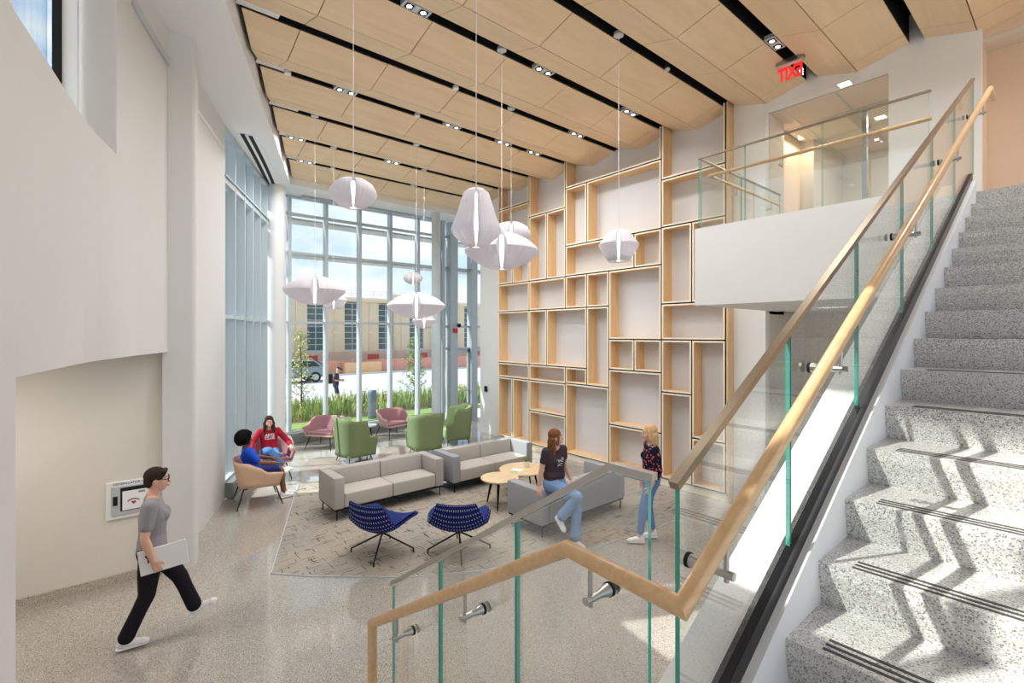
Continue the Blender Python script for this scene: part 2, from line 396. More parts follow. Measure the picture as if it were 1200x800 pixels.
# ---- far glass wall, parallel to x
YF = 14.23
m = M(); XM = [3.3, 3.93, 4.94, 5.95, 6.96, 7.95, 8.75]
for x in XM: m.box(x - .04, x + .04, YF - .02, YF + .2, 0, HEAD + .05)
for z, h in ((.3, .06), (3.37, .07), (5.33, .05), (6.4, .07), (HEAD, .1)): m.box(3.2, 8.8, YF + .03, YF + .15, z - h / 2, z + h / 2)
w3 = struct(m.obj('window_3', 'mullion'))
for a, b in zip(XM, XM[1:]):
    for z0, z1 in ((.33, 3.33), (3.41, 5.3), (5.36, 6.36), (6.44, HEAD - .06)):
        M().box(a + .04, b - .04, YF + .08, YF + .1, z0, z1).obj('pane', 'glass', w3)
m = M()
for z in (5.28, 6.28): m.box(3.3, 10.8, YF + .25, YF + .85, z, z + .06)
m.obj('sunshade', 'lightgrey', w3)
# entrance bay with its door
m = M()
for a, b in ((8.78, 8.9), (9.12, 9.42), (10.02, 10.26), (10.9, 11.0)): m.box(a, b, YF - .12, YF + .2, 0, HEAD + .05)
for z in (2.54, 3.3, 5.33, 6.4): m.box(8.8, 11, YF, YF + .12, z - .035, z + .035)
d1 = struct(m.obj('door_1', 'mulldark'))
m = M(); m.box(9.42, 9.5, YF + .02, YF + .1, .02, 2.5); m.box(9.94, 10.02, YF + .02, YF + .1, .02, 2.5); m.box(9.42, 10.02, YF + .02, YF + .1, 2.4, 2.5); m.box(9.42, 10.02, YF + .02, YF + .1, .02, .25)
lf = m.obj('door_leaf', 'mulldark', d1)
m = M(); m.cyl((9.44, YF - .06, 1.05), (9.98, YF - .06, 1.05), .02); m.cyl((9.47, YF - .06, 1.05), (9.47, YF + .02, 1.05), .015); m.cyl((9.95, YF - .06, 1.05), (9.95, YF + .02, 1.05), .015)
m.obj('push_bar', 'steel', lf)
for a, b, z0, z1 in ((9.5, 9.94, .25, 2.4), (9.42, 10.02, 2.58, 3.26), (9.42, 10.02, 3.34, 5.3), (9.42, 10.02, 5.37, 6.36), (9.42, 10.02, 6.44, HEAD), (8.9, 9.12, .1, 2.5), (8.9, 9.12, 2.58, 3.26), (8.9, 9.12, 3.34, HEAD), (10.26, 10.9, .1, 2.5), (10.26, 10.9, 2.58, 3.26), (10.26, 10.9, 3.34, HEAD)):
    M().box(a, b, YF + .05, YF + .065, z0, z1).obj('pane', 'glass', d1)
# baseboard convectors under the glass
m = M(); m.box(3.6, 8.7, YF - .16, YF - .02, .02, .3)
for z in (.07, .12, .17, .22): m.box(3.6, 8.7, YF - .175, YF - .16, z, z + .022)
struct(m.obj('baseboard_far', 'grille'))
m = M(); m.bar(gl(.02, .06, .16), gl(LEN - .3, .06, .16), .14, .28)
for z in (.07, .13, .19, .25): m.bar(gl(.02, .135, z), gl(LEN - .3, .135, z), .015, .022)
struct(m.obj('baseboard_left', 'grille'))
# round columns
for nm, x, y, r, mm, lab in (('round_column', 3.42, 13.62, .23, 'column', 'thick white round column in the corner where the two glass walls meet'), ('round_column', 8.07, 13.34, .14, 'column2', 'slim blue grey round column in front of the entrance glazing')):
    t = M().cyl((x, y, 0), (x, y, HEAD + .02), r, r, 28); o = t.obj(nm, mm, smooth=True); tag(o, lab, 'column')
# ---- right wall with the pier, wall by the shelving, corridor walls
struct(M().box(8.95, 9.25, 4.15, 12.16, 0, 7.6).obj('wall_right', 'white'))
struct(M().box(9.25, 12, 11.9, 12.16, 0, 7.6).obj('wall_entrance', 'white'))
struct(M().box(8.8, 8.96, 3.6, 4.16, 0, 7.6).obj('wall_by_shelving', 'white'))
struct(M().box(8.8, 8.95, .89, 1.87, 4.3, 7.6).obj('wall_upper', 'white'))
struct(M().box(8.95, 9.6, 3.6, 3.8, 3.4, 7.6).obj('wall_corridor', 'beige'))
m = M(); m.box(9.6, 12.5, 3.75, 3.9, 3.4, 7.6); struct(m.obj('wall_corridor_niche', 'warmwall'))
struct(M().box(10.8, 12.5, 3.5, 3.75, 3.4, 7.6).obj('wall_corridor_end', 'beige'))
struct(M().box(12.5, 12.7, -3, 3.9, 3.4, 7.6).obj('wall_corridor_far', 'beige'))
struct(M().box(9.3, 9.5, -3.5, .93, 4.3, 6.98).obj('wall_stair_top', 'warmwall'))
struct(M().box(8.952, 9.298, .885, .95, 4.37, 7.11).obj('wall_return', 'warmwall'))
m = M(); m.box(8.95, 9.5, -3.5, .89, 7.12, 7.6); m.box(8.95, 9.05, -3.5, .89, 6.98, 7.12); struct(m.obj('ceiling_cove', 'warmwall'))
m = M(); m.box(8.96, 12.6, -.2, 3.7, 6.92, 7.0); ct = struct(m.obj('ceiling_corridor', mat('acoustic_tile', rgb(226, 214, 200), .9, vary=.01)))
m = M()
for x in (9.9, 10.9, 11.9): m.box(x - .012, x + .012, .9, 3.7, 6.912, 6.921)
for y in (1.7, 2.6, 3.4): m.box(8.96, 12.5, y - .012, y + .012, 6.912, 6.921)
m.obj('tile_grid', 'lightgrey', ct)
struct(M().box(8.803, 8.94, 1.872, 3.598, 6.93, 7.6).obj('wall_over_corridor', 'white'))
# corridor glazing with its post
m = M(); m.box(9.96, 10.04, 2.42, 2.49, 4.36, 6.92); m.box(9.96, 10.04, .95, 3.5, 4.36, 4.42)
wg = struct(m.obj('window_4', 'mulldark')); M().box(9.99, 10.005, .97, 3.5, 4.42, 6.92).obj('pane', 'glass', wg)
# ---- upper floor, balcony front, ground-level wall beneath
m = M(); m.box(6.2, 12.6, .9, 3.28, 3.6, 4.36); m.box(6.21, 12.6, -3.2, .9, 3.9, 4.36); m.box(8.83, 12.6, 3.29, 3.59, 3.605, 4.355)
struct(m.obj('floor_upper', 'floor'))
m = M(); m.box(6.08, 6.2, .9, 3.40, 3.43, 4.46); m.box(6.2, 8.8, 3.28, 3.40, 3.43, 4.46); m.box(6.2, 12.4, .9, 3.28, 3.43, 3.58)
struct(m.obj('wall_balcony', 'white'))
struct(M().box(8.96, 10.6, -3.2, -3.0, 0, 3.43).obj('wall_under_side', 'beige'))
struct(M().box(8.965, 10.8, 3.6, 3.75, 0, 3.59).obj('wall_under_return', 'beige'))
struct(M().box(10.6, 10.8, -3.0, 3.6, 0, 3.5).obj('wall_under_balcony', 'beige'))
# ---- wood ceiling: folded panels between black slots
SLOTS = [12.15 - 1.325 * k for k in range(13)]
m = M(); m.prism([(xl(y) - .3, y) for y in ys(-4, 14.2, .6)] + [(12.7, 14.2), (12.7, -4)], 7.62, 7.7)
ceil = struct(m.obj('ceiling', 'black'))
def xend(y): return 8.93 if y > 3.0 else 8.8 if y > .9 else 8.95
Z0, ZF = 7.2, 7.05
def panel_strip(ya, za, yb, zb, name='ceiling_panel'):
    m = M(); y = (ya + yb) / 2; x0a, x0b = xc(ya) + .07, xc(yb) + .07; x1 = xend(y); g = .006
    cuts = [2.05 + 1.29 * k for k in range(-4, 7)]
    xs = [max(x0a, x0b)] + [c for c in cuts if max(x0a, x0b) + .12 < c < x1 - .1] + [x1]
    for i, (a, b) in enumerate(zip(xs, xs[1:])):
        aa, ab = (x0a, x0b) if i == 0 else (a + g, a + g); bb = b - (g if i < len(xs) - 2 else 0)
        m.extr([(aa, ya, za), (bb, ya, za), (bb, yb, zb), (ab, yb, zb)], (0, 0, .03))
    return m.obj(name, 'ceilwood', ceil)
prev = None
for k, s in enumerate(SLOTS[:-1]):
    nx = SLOTS[k + 1]; yf = s - .62
    panel_strip(s - .085, Z0, yf + .006, ZF); panel_strip(yf - .006, ZF, nx + .085, Z0)
panel_strip(13.2, ZF + .02, 12.15 + .62, ZF); panel_strip(12.15 + .61, ZF, 12.15 + .085, Z0)
m = M()
for s in SLOTS[:-1]:
    x0 = xc(s) + .08
    m.box(x0, 8.95, s - .1, s - .085, Z0 + .01, 7.62); m.box(x0, 8.95, s + .085, s + .1, Z0 + .01, 7.62)
m.obj('slot_lining', 'black', ceil)
m = M()
for s in SLOTS[:11]:
    x0 = xc(s) + .03; m.box(x0, x0 + .5, s - .075, s + .075, Z0 + .03, Z0 + .05)
m.obj('slot_end_cover', 'white2', ceil)
# linear diffuser in the soffit
t = thing('linear_diffuser', 'long white curved air diffuser with two black slots in the soffit over the glass wall', 'vent', (2.8, 12, HEAD))
Y = ys(10.45, 14.05, .5)
def xd(y): return xc(y) - .62 + .03 * math.sin((y - 10.4) * .8)
m = M()
for a, b in zip(Y, Y[1:]): m.bar((xd(a) + .1, a, HEAD - .004), (xd(b) + .1, b, HEAD - .004), .36, .012)
m.obj('frame', 'white2', world=t)
for o in (0, .14):
    m = M()
    for a, b in zip(Y, Y[1:]): m.bar((xd(a) + o + .03, a, HEAD - .012), (xd(b) + o + .03, b, HEAD - .012), .075, .006)
    m.obj('slot', 'black', world=t)
m = M()
for a, b in zip(Y[:-1], Y[1:]): m.bar((xd(a) - .26, a, HEAD - .004), (xd(b) - .26, b, HEAD - .004), .12, .012)
struct(m.obj('trim_3', 'lightgrey'))
# ---- the shelving wall
V = dict(c0=10.83, i=10.19, c1=9.51, ii=8.85, c2=8.19, c3=7.51, c4=6.86, j=6.19, c5=5.53, v=4.87, c6=4.21)
CEIL = 'C'
BOX = [('c0', 'c1', 6.55, CEIL), ('c0', 'c1', 5.18, 6.55), ('c0', 'i', 4.44, 5.18), ('i', 'c1', 4.44, 5.18), ('c0', 'c1', 3.67, 4.44), ('c0', 'c1', 2.24, 3.67), ('c0', 'c1', 1.83, 2.24), ('c0', 'i', .15, 1.83), ('i', 'c1', .15, 1.83),
       ('c1', 'c2', 6.13, CEIL), ('c1', 'ii', 4.44, 6.13), ('ii', 'c2', 4.44, 6.13), ('c1', 'c2', 3.67, 4.44), ('c1', 'ii', 2.24, 3.67), ('ii', 'c3', 2.24, 3.67), ('c1', 'c2', 1.83, 2.24), ('c1', 'c2', 1.03, 1.83), ('c1', 'c2', .15, 1.03),
       ('c2', 'c5', 6.58, CEIL), ('c2', 'c3', 5.18, 6.58), ('c3', 'c5', 5.18, 6.58), ('c2', 'j', 4.45, 5.18), ('j', 'c5', 4.45, 5.18), ('c2', 'c3', 3.67, 4.45), ('c3', 'c4', 3.67, 4.45), ('c4', 'c5', 2.93, 4.45),
       ('c3', 'c4', 1.85, 3.67), ('c2', 'c3', 1.85, 2.24), ('c2', 'c4', .15, 1.85), ('c4', 'j', 2.26, 2.93), ('j', 'c5', 2.26, 2.93), ('c4', 'c5', 1.04, 2.26), ('c4', 'c5', .15, 1.04),
       ('c5', 'c6', 6.15, CEIL), ('c5', 'c6', 5.19, 6.15), ('c5', 'v', 3.65, 5.19), ('v', 'c6', 3.65, 5.19), ('c5', 'c6', 2.93, 3.65), ('c5', 'v', 1.88, 2.93), ('v', 'c6', 1.06, 2.93), ('c5', 'v', .15, 1.88), ('v', 'c6', .15, 1.06)]
sw = thing('shelving_wall', 'tall wall of pale maple box shelves of many sizes with grey backs', 'shelves', (8.9, 7.5, 0))
XF, XB, T = 8.6, 8.94, .03
M().box(XB - .012, XB + .008, 4.2, 10.84, .1, 7.35).obj('reveal_backing', 'black', world=sw)
M().box(XF + .03, XB, 4.21, 10.83, 0, .135).obj('plinth', 'edgeband', world=sw)
M().box(XF, XB, 4.166, 4.196, 0, 7.25).obj('end_panel', 'shelfwood', world=sw)
for a, b, z0, z1 in BOX:
    y1, y0 = V[a] - .014, V[b] + .014; zb = z0 + .014; top = z1 == CEIL; zt = (7.24 if top else z1 - .014)
    m = M()
    m.box(XF, XB, y0, y0 + T, zb, zt); m.box(XF, XB, y1 - T, y1, zb, zt); m.box(XF, XB, y0 + T, y1 - T, zb, zb + T)
    if not top: m.box(XF, XB, y0 + T, y1 - T, zt - T, zt)
    c = m.obj('cubby', 'shelfwood', world=sw)
    rv = M(); gq = .011
    rv.box(XF + .005, XB, y0 - gq, y0 - .001, zb - gq, zt); rv.box(XF + .005, XB, y1 + .001, y1 + gq, zb - gq, zt); rv.box(XF + .005, XB, y0, y1, zb - gq, zb - .001)
    if not top: rv.box(XF + .005, XB, y0 - gq, y1 + gq, zt + .001, zt + gq)
    o = rv.obj('reveal', 'black', world=sw); o.parent = c
    e = M(); q = .003; X = XF - .004
    e.box(X, XF, y0, y0 + T, zb, zt); e.box(X, XF, y1 - T, y1, zb, zt); e.box(X, XF, y0 + T, y1 - T, zb, zb + T)
    if not top: e.box(X, XF, y0 + T, y1 - T, zt - T, zt)
    o = e.obj('edge_band', 'edgeband', world=sw); o.parent = c
    bk = M().box(XB - .03, XB - .014, y0 + T, y1 - T, zb + T, zt - (0 if top else T)); o = bk.obj('back_panel', 'backpanel', world=sw); o.parent = c
# card reader on the pier
o = M().rbox(8.9, 8.95, 11.78, 11.9, 1.28, 1.45, .01).obj('card_reader', 'blackmetal'); tag(o, 'small black card reader on the white pier left of the shelving wall', 'card reader')
t = thing('alarm_strobe', 'small red alarm strobe with a black camera on the grey entrance mullion', 'alarm', (9.28, YF - .13, 3.15))
M().rbox(9.22, 9.36, YF - .2, YF - .12, 3.08, 3.24, .015).obj('housing', 'red', world=t)
m = M(); m.sphere((9.42, YF - .2, 3.34), .07); m.cyl((9.42, YF - .2, 3.34), (9.42, YF - .11, 3.38), .03); m.obj('camera_dome', 'blackmetal', world=t, smooth=True)

# ======================= STAIR =======================
NX0, NZ0, TR, RS = 1.137, 1.686, .3136, .1671
LAND = NZ0 - RS
SY0, SY1 = -1.25, .657
def nose(x): return NZ0 + (x - NX0) * RS / TR
st = thing('staircase', 'speckled grey terrazzo staircase with white stringer climbing to the upper floor', 'stairs', (1.0, 0, 0))
for k in range(17):
    x = NX0 + TR * k; z = NZ0 + RS * k
    if k < 16:
        m = M(); m.extr([(x, SY0, z), (x, SY0, z - .05), (x + .03, SY0, z - RS), (x + TR + .04, SY0, z - RS), (x + TR + .04, SY0, z)], (0, SY1 - SY0, 0))
    else:
        m = M(); m.extr([(x, SY0, z), (x, SY0, z - .05), (x + .03, SY0, z - RS), (x + .05, SY0, z - RS), (x + .05, SY0, z)], (0, SY1 - SY0, 0))
    s = m.obj('step', 'stair', world=st)
    m = M()
    for q in (.03, .062, .094): m.box(x + q, x + q + .014, SY0 + .1, SY1 - .1, z - .002, z + .0015)
    o = m.obj('grip_strip', 'strip', world=st); o.parent = s
m = M(); xa, xb = .98, 6.16
m.extr([(xa, SY1, nose(xa) + .1), (xb, SY1, nose(xb) + .1), (xb, SY1, nose(xb) - .5), (xa + .2, SY1, nose(xa) - .55), (xa, SY1, nose(xa) - .4)], (0, .24, 0))
m.obj('stringer', 'white', world=st)
m = M(); m.extr([(xa + .1, SY0, nose(xa) - .32), (xb, SY0, nose(xb) - .32), (xb, SY0, nose(xb) - .45), (xa + .1, SY0, nose(xa) - .45)], (0, SY1 - SY0, 0))
m.obj('stair_soffit', 'white', world=st)
M().box(-.6, NX0 + .04, SY0, .95, LAND - .3, LAND).obj('landing', 'stair', world=st)
# lower flight, straight on from the landing towards the lounge
for k in range(1, 9):
    y = .95 + .27 * (k - 1); z = LAND - .169 * k
    M().box(-.3, 1.05, y, y + .3, z - .17, z).obj('step', 'stair', world=st)
m = M(); m.extr([(1.05, .91, LAND + .02), (1.05, .95, LAND + .02), (1.05, 3.2, .14), (1.05, 3.2, 0), (1.05, 2.6, 0), (1.05, .91, LAND - .35)], (.16, 0, 0)); m.obj('lower_stringer', 'white', world=st)

def panel_obj(poly, th, nrm, par, edge='glassedge'):
    """glass sheet: clear faces, green edges"""
    m = M(); m.extr(poly, Vector(nrm) * th); o = m.obj('glass_panel', ['railglass', edge], world=par)
    n = Vector(nrm)
    for f in o.data.polygons: f.material_index = 0 if abs(f.normal.dot(n)) > .9 else 1
    return o
# glass guard of the upper flight
g = thing('glass_balustrade', 'sloping frameless glass guard with metal cap rising beside the upper flight', 'railing', (1.2, .71, 1.6))
GY = .70
X0, X1 = 1.17, 6.42
def capz(x): return 2.635 + (x - X0) * .5455
cuts = [X0, 1.926, 2.743, 3.62, 4.48, 5.38, X1]
for a, b in zip(cuts, cuts[1:]):
    a2, b2 = a + .006, b - .006
    panel_obj([(a2, GY, nose(a2) + .1), (b2, GY, nose(b2) + .1), (b2, GY, capz(b2)), (a2, GY, capz(a2))], .014, (0, 1, 0), g)
m = M(); m.bar((X0 - .01, GY + .008, capz(X0) + .01), (X1, GY + .008, capz(X1) + .01), .028, .024); m.obj('cap_rail', 'cap_steel', world=g)
m = M(); m.bar((1.05, GY + .008, nose(1.05) + .135), (6.2, GY + .008, nose(6.2) + .135), .045, .06); m.obj('base_shoe', 'shoe', world=g)
# glass guard of the landing and lower flight
g2 = thing('glass_balustrade', 'lower glass guard with green edges kinking down from the landing toward the lounge', 'railing', (1.16, 1.2, 1.4))
GX = 1.09
def low_top(y): return 2.664 if y < .851 else 2.664 - (y - .851) * .636
def low_bot(y): return LAND - .1 if y < .95 else LAND - .12 - (y - .95) * .626
cuts = [.725, 1.257, 1.753, 2.193]
for a, b in zip(cuts, cuts[1:]):
    a2, b2 = a + .006, b - .006
    yy = [a2] + ([.851, .95] if a2 < .851 < b2 else []) + [b2]
    panel_obj([(GX, y, low_bot(y)) for y in yy] + [(GX, y, low_top(y)) for y in yy[::-1]], .014, (-1, 0, 0), g2)
m = M()
m.extr([(GX - .021, .715, 2.672), (GX - .021, .851, 2.672), (GX - .021, 2.2, low_top(2.2) + .008), (GX - .021, 2.2, low_top(2.2) + .028), (GX - .021, .855, 2.692), (GX - .021, .715, 2.692)], (.025, 0, 0))
m.obj('cap_rail', 'steel', world=g2)
# wooden handrail
h = thing('handrail', 'round pale maple handrail on steel brackets bending from the lower flight up the stair', 'handrail', (1.0, .6, 1.6))
WX, WY = .99, .585
def hz(x): return 2.435 + (x - WX) * .5415
pts = [(WX, 2.225, .75), (WX, 2.225, 1.652), (WX, .935, 2.45), (WX, WY, 2.437), (6.4, WY, hz(6.4)), (6.62, WY, hz(6.4) - .03)]
M().tube(pts, .0225, 18).obj('rail', 'railwood', world=h, smooth=50)
def bracket(p, sd):
    """p: rail point, sd: unit vector from the rail towards the glass, gap to glass"""
    p = Vector(p); sd = Vector(sd); q = p + Vector((0, 0, -.105)); gap = .108 if abs(sd.y) else .083
    m = M(); m.cyl(p + Vector((0, 0, -.015)), p + Vector((0, 0, -.125)), .0065, .0065, 10)
    b = m.obj('bracket', 'steel', world=h, smooth=True)
    m = M(); m.cyl(q - sd * .02, q + sd * .03, .011, .011, 12); m.cyl(q + sd * .03, q + sd * (gap - .01), .009, .018, 16); o = m.obj('standoff', 'steel', world=h, smooth=True); o.parent = b
    m = M(); m.cyl(q + sd * (gap - .01), q + sd * gap, .02, .02, 18); o = m.obj('washer', 'black', world=h, smooth=True); o.parent = b
    m = M(); m.cyl(q + sd * (gap + .019), q + sd * (gap + .028), .02, .017, 18); o = m.obj('outer_disc', 'steel', world=h, smooth=True); o.parent = b
for x in (1.2, 2.08, 3.3, 4.6, 5.9): bracket((x, WY, hz(x)), (0, 1, 0))
for y, z in ((.852, 2.448), (1.437, 2.45 - .502 * .6186), (1.967, 2.45 - 1.032 * .6186)): bracket((WX, y, z), (1, 0, 0))
# balcony guard
g3 = thing('balcony_balustrade', 'frameless glass guard with slim metal cap along the white balcony edge', 'railing', (6.13, 2, 4.46))
zt = 5.40
cuts = [.98, 1.9, 2.75, 3.37]
for a, b in zip(cuts, cuts[1:]): panel_obj([(6.12, a + .005, 4.40), (6.12, b - .005, 4.40), (6.12, b - .005, zt), (6.12, a + .005, zt)], .015, (1, 0, 0), g3)
cx = [6.16, 7.35, 8.78]
for a, b in zip(cx, cx[1:]): panel_obj([(a + .005, 3.35, 4.40), (b - .005, 3.35, 4.40), (b - .005, 3.35, zt), (a + .005, 3.35, zt)], .015, (0, 1, 0), g3)
m = M(); m.bar((6.127, .97, zt + .008), (6.127, 3.37, zt + .008), .03, .018); m.bar((6.12, 3.357, zt + .008), (8.79, 3.357, zt + .008), .03, .018); m.obj('cap_rail', 'cap_steel', world=g3)
h2 = thing('balcony_handrail', 'pale maple handrail turning the corner behind the balcony glass', 'handrail', (6.2, 2, 4.46))
M().tube([(6.22, .98, 5.17), (6.22, 3.26, 5.17), (8.5, 3.26, 5.17)], .021, 14).obj('rail', 'railwood', world=h2, smooth=50)
for p, sd in (((6.22, 1.5), (-1, 0, 0)), ((6.22, 2.35), (-1, 0, 0)), ((6.22, 3.1), (-1, 0, 0)), ((7.0, 3.26), (0, 1, 0)), ((8.2, 3.26), (0, 1, 0))):
    sd = Vector(sd); p = Vector((*p, 5.15)); q = p + Vector((0, 0, -.09)); m = M(); m.cyl(p, p + Vector((0, 0, -.105)), .007); m.cyl(q, q + sd * .08, .01, .018, 14)
    m.obj('bracket', 'steel', world=h2, smooth=True)
# ======================= RUG, FURNITURE, LAMPS =======================
arc = [(1.62, 6.68), (2.0, 6.26), (2.43, 5.88), (2.92, 5.46), (3.67, 5.03), (4.57, 4.7), (5.41, 4.5), (6.63, 4.34), (8.3, 4.26)]
m = M(); m.prism(arc + [(8.3, 10.3), (3.0, 10.3)], 0.0, .012)
tag(m.obj('area_rug', 'rug'), 'large beige carpet with dark dashes and a curved front edge in the terrazzo', 'rug')
m = M()
e = [(3.0, 10.3)] + arc
for a, b in zip(e, e[1:]): m.bar((*a, .006), (*b, .006), .014, .013)
struct(m.obj('trim_4', 'lightgrey'))

def sofa(label, loc, rz, W=2.05, D=.76, H=.7, rear=None, name='sofa'):
    """origin: middle of the front edge on the floor; faces -y"""
    t = thing(name, label, 'sofa', loc, rz)
    A = .17; zb = .19; h = W / 2
    m = M(); m.box(-h + .02, h - .02, .02, D - .02, zb - .03, zb)
    m.obj('base_frame', 'blackmetal', t)
    for x in (-h + .06, h - .06):
        for y in (.05, D - .05): M().cyl((x, y, 0), (x, y, zb - .02), .011, .011, 10).obj('leg', 'blackmetal', t)
    for s in (-1, 1):
        x0, x1 = (-h, -h + A) if s < 0 else (h - A, h)
        M().rbox(x0, x1, 0, D, zb, H, .018).obj('armrest', rear or 'sofaback', t, smooth=True)
    M().rbox(-h + A + .003, h - A - .003, D - .17, D, zb, H, .018).obj('backrest', rear or 'sofaback', t, smooth=True)
    for s in (-1, 1):
        x0, x1 = (-h + A + .005, -.004) if s < 0 else (.004, h - A - .005)
        M().rbox(x0, x1, .0, D - .16, zb + .005, .43, .025, 3).obj('seat_cushion', 'sofaseat', t, smooth=True)
        m = M(); m.rbox(x0, x1, -.06, .07, 0, .29, .025, 3); m.bm.transform(Matrix.Translation((0, D - .2, .42)) @ Matrix.Rotation(-.12, 4, 'X'))
        m.obj('back_cushion', 'sofa', t, smooth=True)
    return t
sofa('light grey two seat sofa behind the pair of navy swivel chairs', (3.86, 7.80, .012), 0, 2.06, rear='sofa')
sofa('light grey sofa beside the shelving with coffee tables in front of it', (6.08, 7.74, .012), 0, 2.04)
sofa('grey sofa seen from behind with the jeans wearing woman perched on its back', (5.93, 5.98, .012), PI, 2.0, .80)

def shell(rows, nu=14):
    """rows: (half width, y, z, side lift z, side shift y, exponent)"""
    out = []
    for hw, y, z, lz, sy, ex in rows:
        r = []
        for k in range(nu + 1):
            u = -1 + 2 * k / nu; q = abs(u) ** ex
            r.append((hw * u, y + sy * q, z + lz * q))
        out.append(r)
    return out
def smooth_rows(rows, n=3):
    out = []
    for i in range(len(rows) - 1):
        p0, p1, p2, p3 = rows[max(0, i - 1)], rows[i], rows[i + 1], rows[min(len(rows) - 1, i + 2)]
        for k in range(n):
            t = k / n
            out.append(tuple(.5 * (2 * b + (c - a) * t + (2 * a - 5 * b + 4 * c - d) * t * t + (3 * b - a - 3 * c + d) * t ** 3) for a, b, c, d in zip(p0, p1, p2, p3)))
    return out + [rows[-1]]

# ---- navy swivel chairs: face -y
def swivel_chair(label, loc, rz, leg0):
    t = thing('swivel_chair', label, 'chair', loc, rz)
    rows = smooth_rows([(.36, -.33, .425, .07, -.01, 2.2), (.41, -.25, .415, .10, .02, 2.2), (.43, -.12, .38, .15, .04, 2.2), (.42, .04, .34, .17, .03, 2.2), (.40, .2, .355, .13, .0, 2.2), (.36, .30, .45, .09, -.06, 2.2), (.315, .36, .60, .05, -.07, 2.2), (.265, .39, .77, .01, -.04, 2.2)])
    o = M().grid(shell(rows)).obj('shell', ['dots', 'navy'], t, smooth=60, solid=.028); o.modifiers['solid'].material_offset_rim = 1
    inner = [(hw * .93, y - .018 if z > .45 else y, z + .024, lz, sy, ex) for hw, y, z, lz, sy, ex in rows[1:-1]]
    M().grid(shell(inner)).obj('seat_lining', 'blue', t, smooth=60, solid=.012)
    m = M(); m.cyl((0, 0, .25), (0, 0, .345), .03, .05, 14); m.obj('swivel_column', 'blackmetal', t, smooth=True)
    for k in range(4):
        a = k * PI / 2 + leg0; c, s = math.cos(a), math.sin(a)
        m = M(); m.tube([(.01 * c, .01 * s, .265), (.43 * c, .43 * s, .055), (.435 * c, .435 * s, .0)], [.013, .011, .010], 8); m.obj('leg', 'blackmetal', t, smooth=True)
    return t
swivel_chair('navy dotted swivel chair on a star base turned toward the right, nearer the walker', (2.96, 6.32, .012), PI - 1.12, 2.0)
swivel_chair('navy dotted swivel chair on a star base seen square from behind, nearer the glass rail', (3.80, 5.66, .012), PI - .70, 1.75)

# ---- bucket armchairs (mauve lining, blush or tan shell): face -y
def tub(nt, nh, plan, top, bot, flare):
    """U-shaped shell. plan(t)->(x,y) at seat height, t in -1..1 around the U; top(t) height; flare: outward lean at the top"""
    rows = []
    for j in range(nh + 1):
        r = []; v = j / nh
        for k in range(nt + 1):
            t = -1 + 2 * k / nt; x, y = plan(t); z0 = bot(t); z = z0 + (top(t) - z0) * v; f = 1 + flare(t) * v
            r.append((x * f, y * f, z))
        rows.append(r)
    return rows
def u_plan(w, d0, d1, ex=3.2):
    """half width w, front at y=-d0, rear at y=d1"""
    def f(t):
        a = abs(t)
        if a > .55: s = (a - .55) / .45; return (math.copysign(w * (1 + .04 * s), t), -d0 * s + 0 * (1 - s))
        q = t / .55 * PI / 2
        return (w * math.copysign(abs(math.sin(q)) ** (2 / ex), t), d1 * abs(math.cos(q)) ** (2 / ex))
    return f
def sst(a, b, x): x = max(0, min(1, (x - a) / (b - a))); return x * x * (3 - 2 * x)
def bucket_chair(label, loc, rz, outer='tan', inner='pink', group=None):
    t = thing('bucket_armchair', label, 'armchair', loc, rz, group)
    plan = u_plan(.37, .30, .31, 3)
    top = lambda s: .80 - .20 * sst(.38, .72, abs(s)) - .02 * sst(.75, 1, abs(s))
    bot = lambda s: .36 - .0 * abs(s)
    fl = lambda s: .24 - .04 * sst(.5, 1, abs(s))
    M().grid(tub(32, 5, plan, top, bot, fl)).obj('shell', outer, t, smooth=60, solid=.022)
    plan2 = u_plan(.35, .295, .29, 3)
    M().grid(tub(32, 5, plan2, lambda s: top(s) + .006, lambda s: .38, fl)).obj('lining', inner, t, smooth=60, solid=.02)
    m = M(); m.bm = bmesh.new(); pl = [plan2(-1 + k / 16) for k in range(33)]
    m.prism([(x * .97, y * .97) for x, y in pl], .375, .45); m.obj('seat_cushion', inner, t, bevel=.02, smooth=True)
    m = M(); m.prism([(x * 1.02, y * 1.02) for x, y in [plan(-1 + k / 16) for k in range(33)]], .345, .375); m.obj('seat_pan', outer, t, smooth=True)
    for sx in (-1, 1):
        for y, yo in ((-.2, -.3), (.2, .3)):
            m = M(); m.tube([(sx * .28, y * 1.2, .36), (sx * .38, yo * 1.2, 0)], [.014, .009], 10); m.obj('leg', 'blackmetal', t, smooth=True)
        m = M(); m.bar((sx * .34, -.28, .345), (sx * .34, .24, .345), .014, .018); m.obj('side_rail', 'blackmetal', t)
    return t
bucket_chair('tan armchair with mauve lining under the person in the bright blue shirt', (2.13, 9.72, 0), PI / 2 - .10)
bucket_chair('mauve armchair under the person in the red sweatshirt by the glass', (2.68, 11.18, 0), -.12, 'pinklt', 'pink')
bucket_chair('empty mauve and tan armchair half hidden by a green wing chair at the far glass', (4.55, 13.2, .0), -.9, 'tan', 'pink')
bucket_chair('empty mauve armchair facing the room between two small tables at the far glass', (6.55, 13.25, .0), .15, 'pinklt', 'pink')

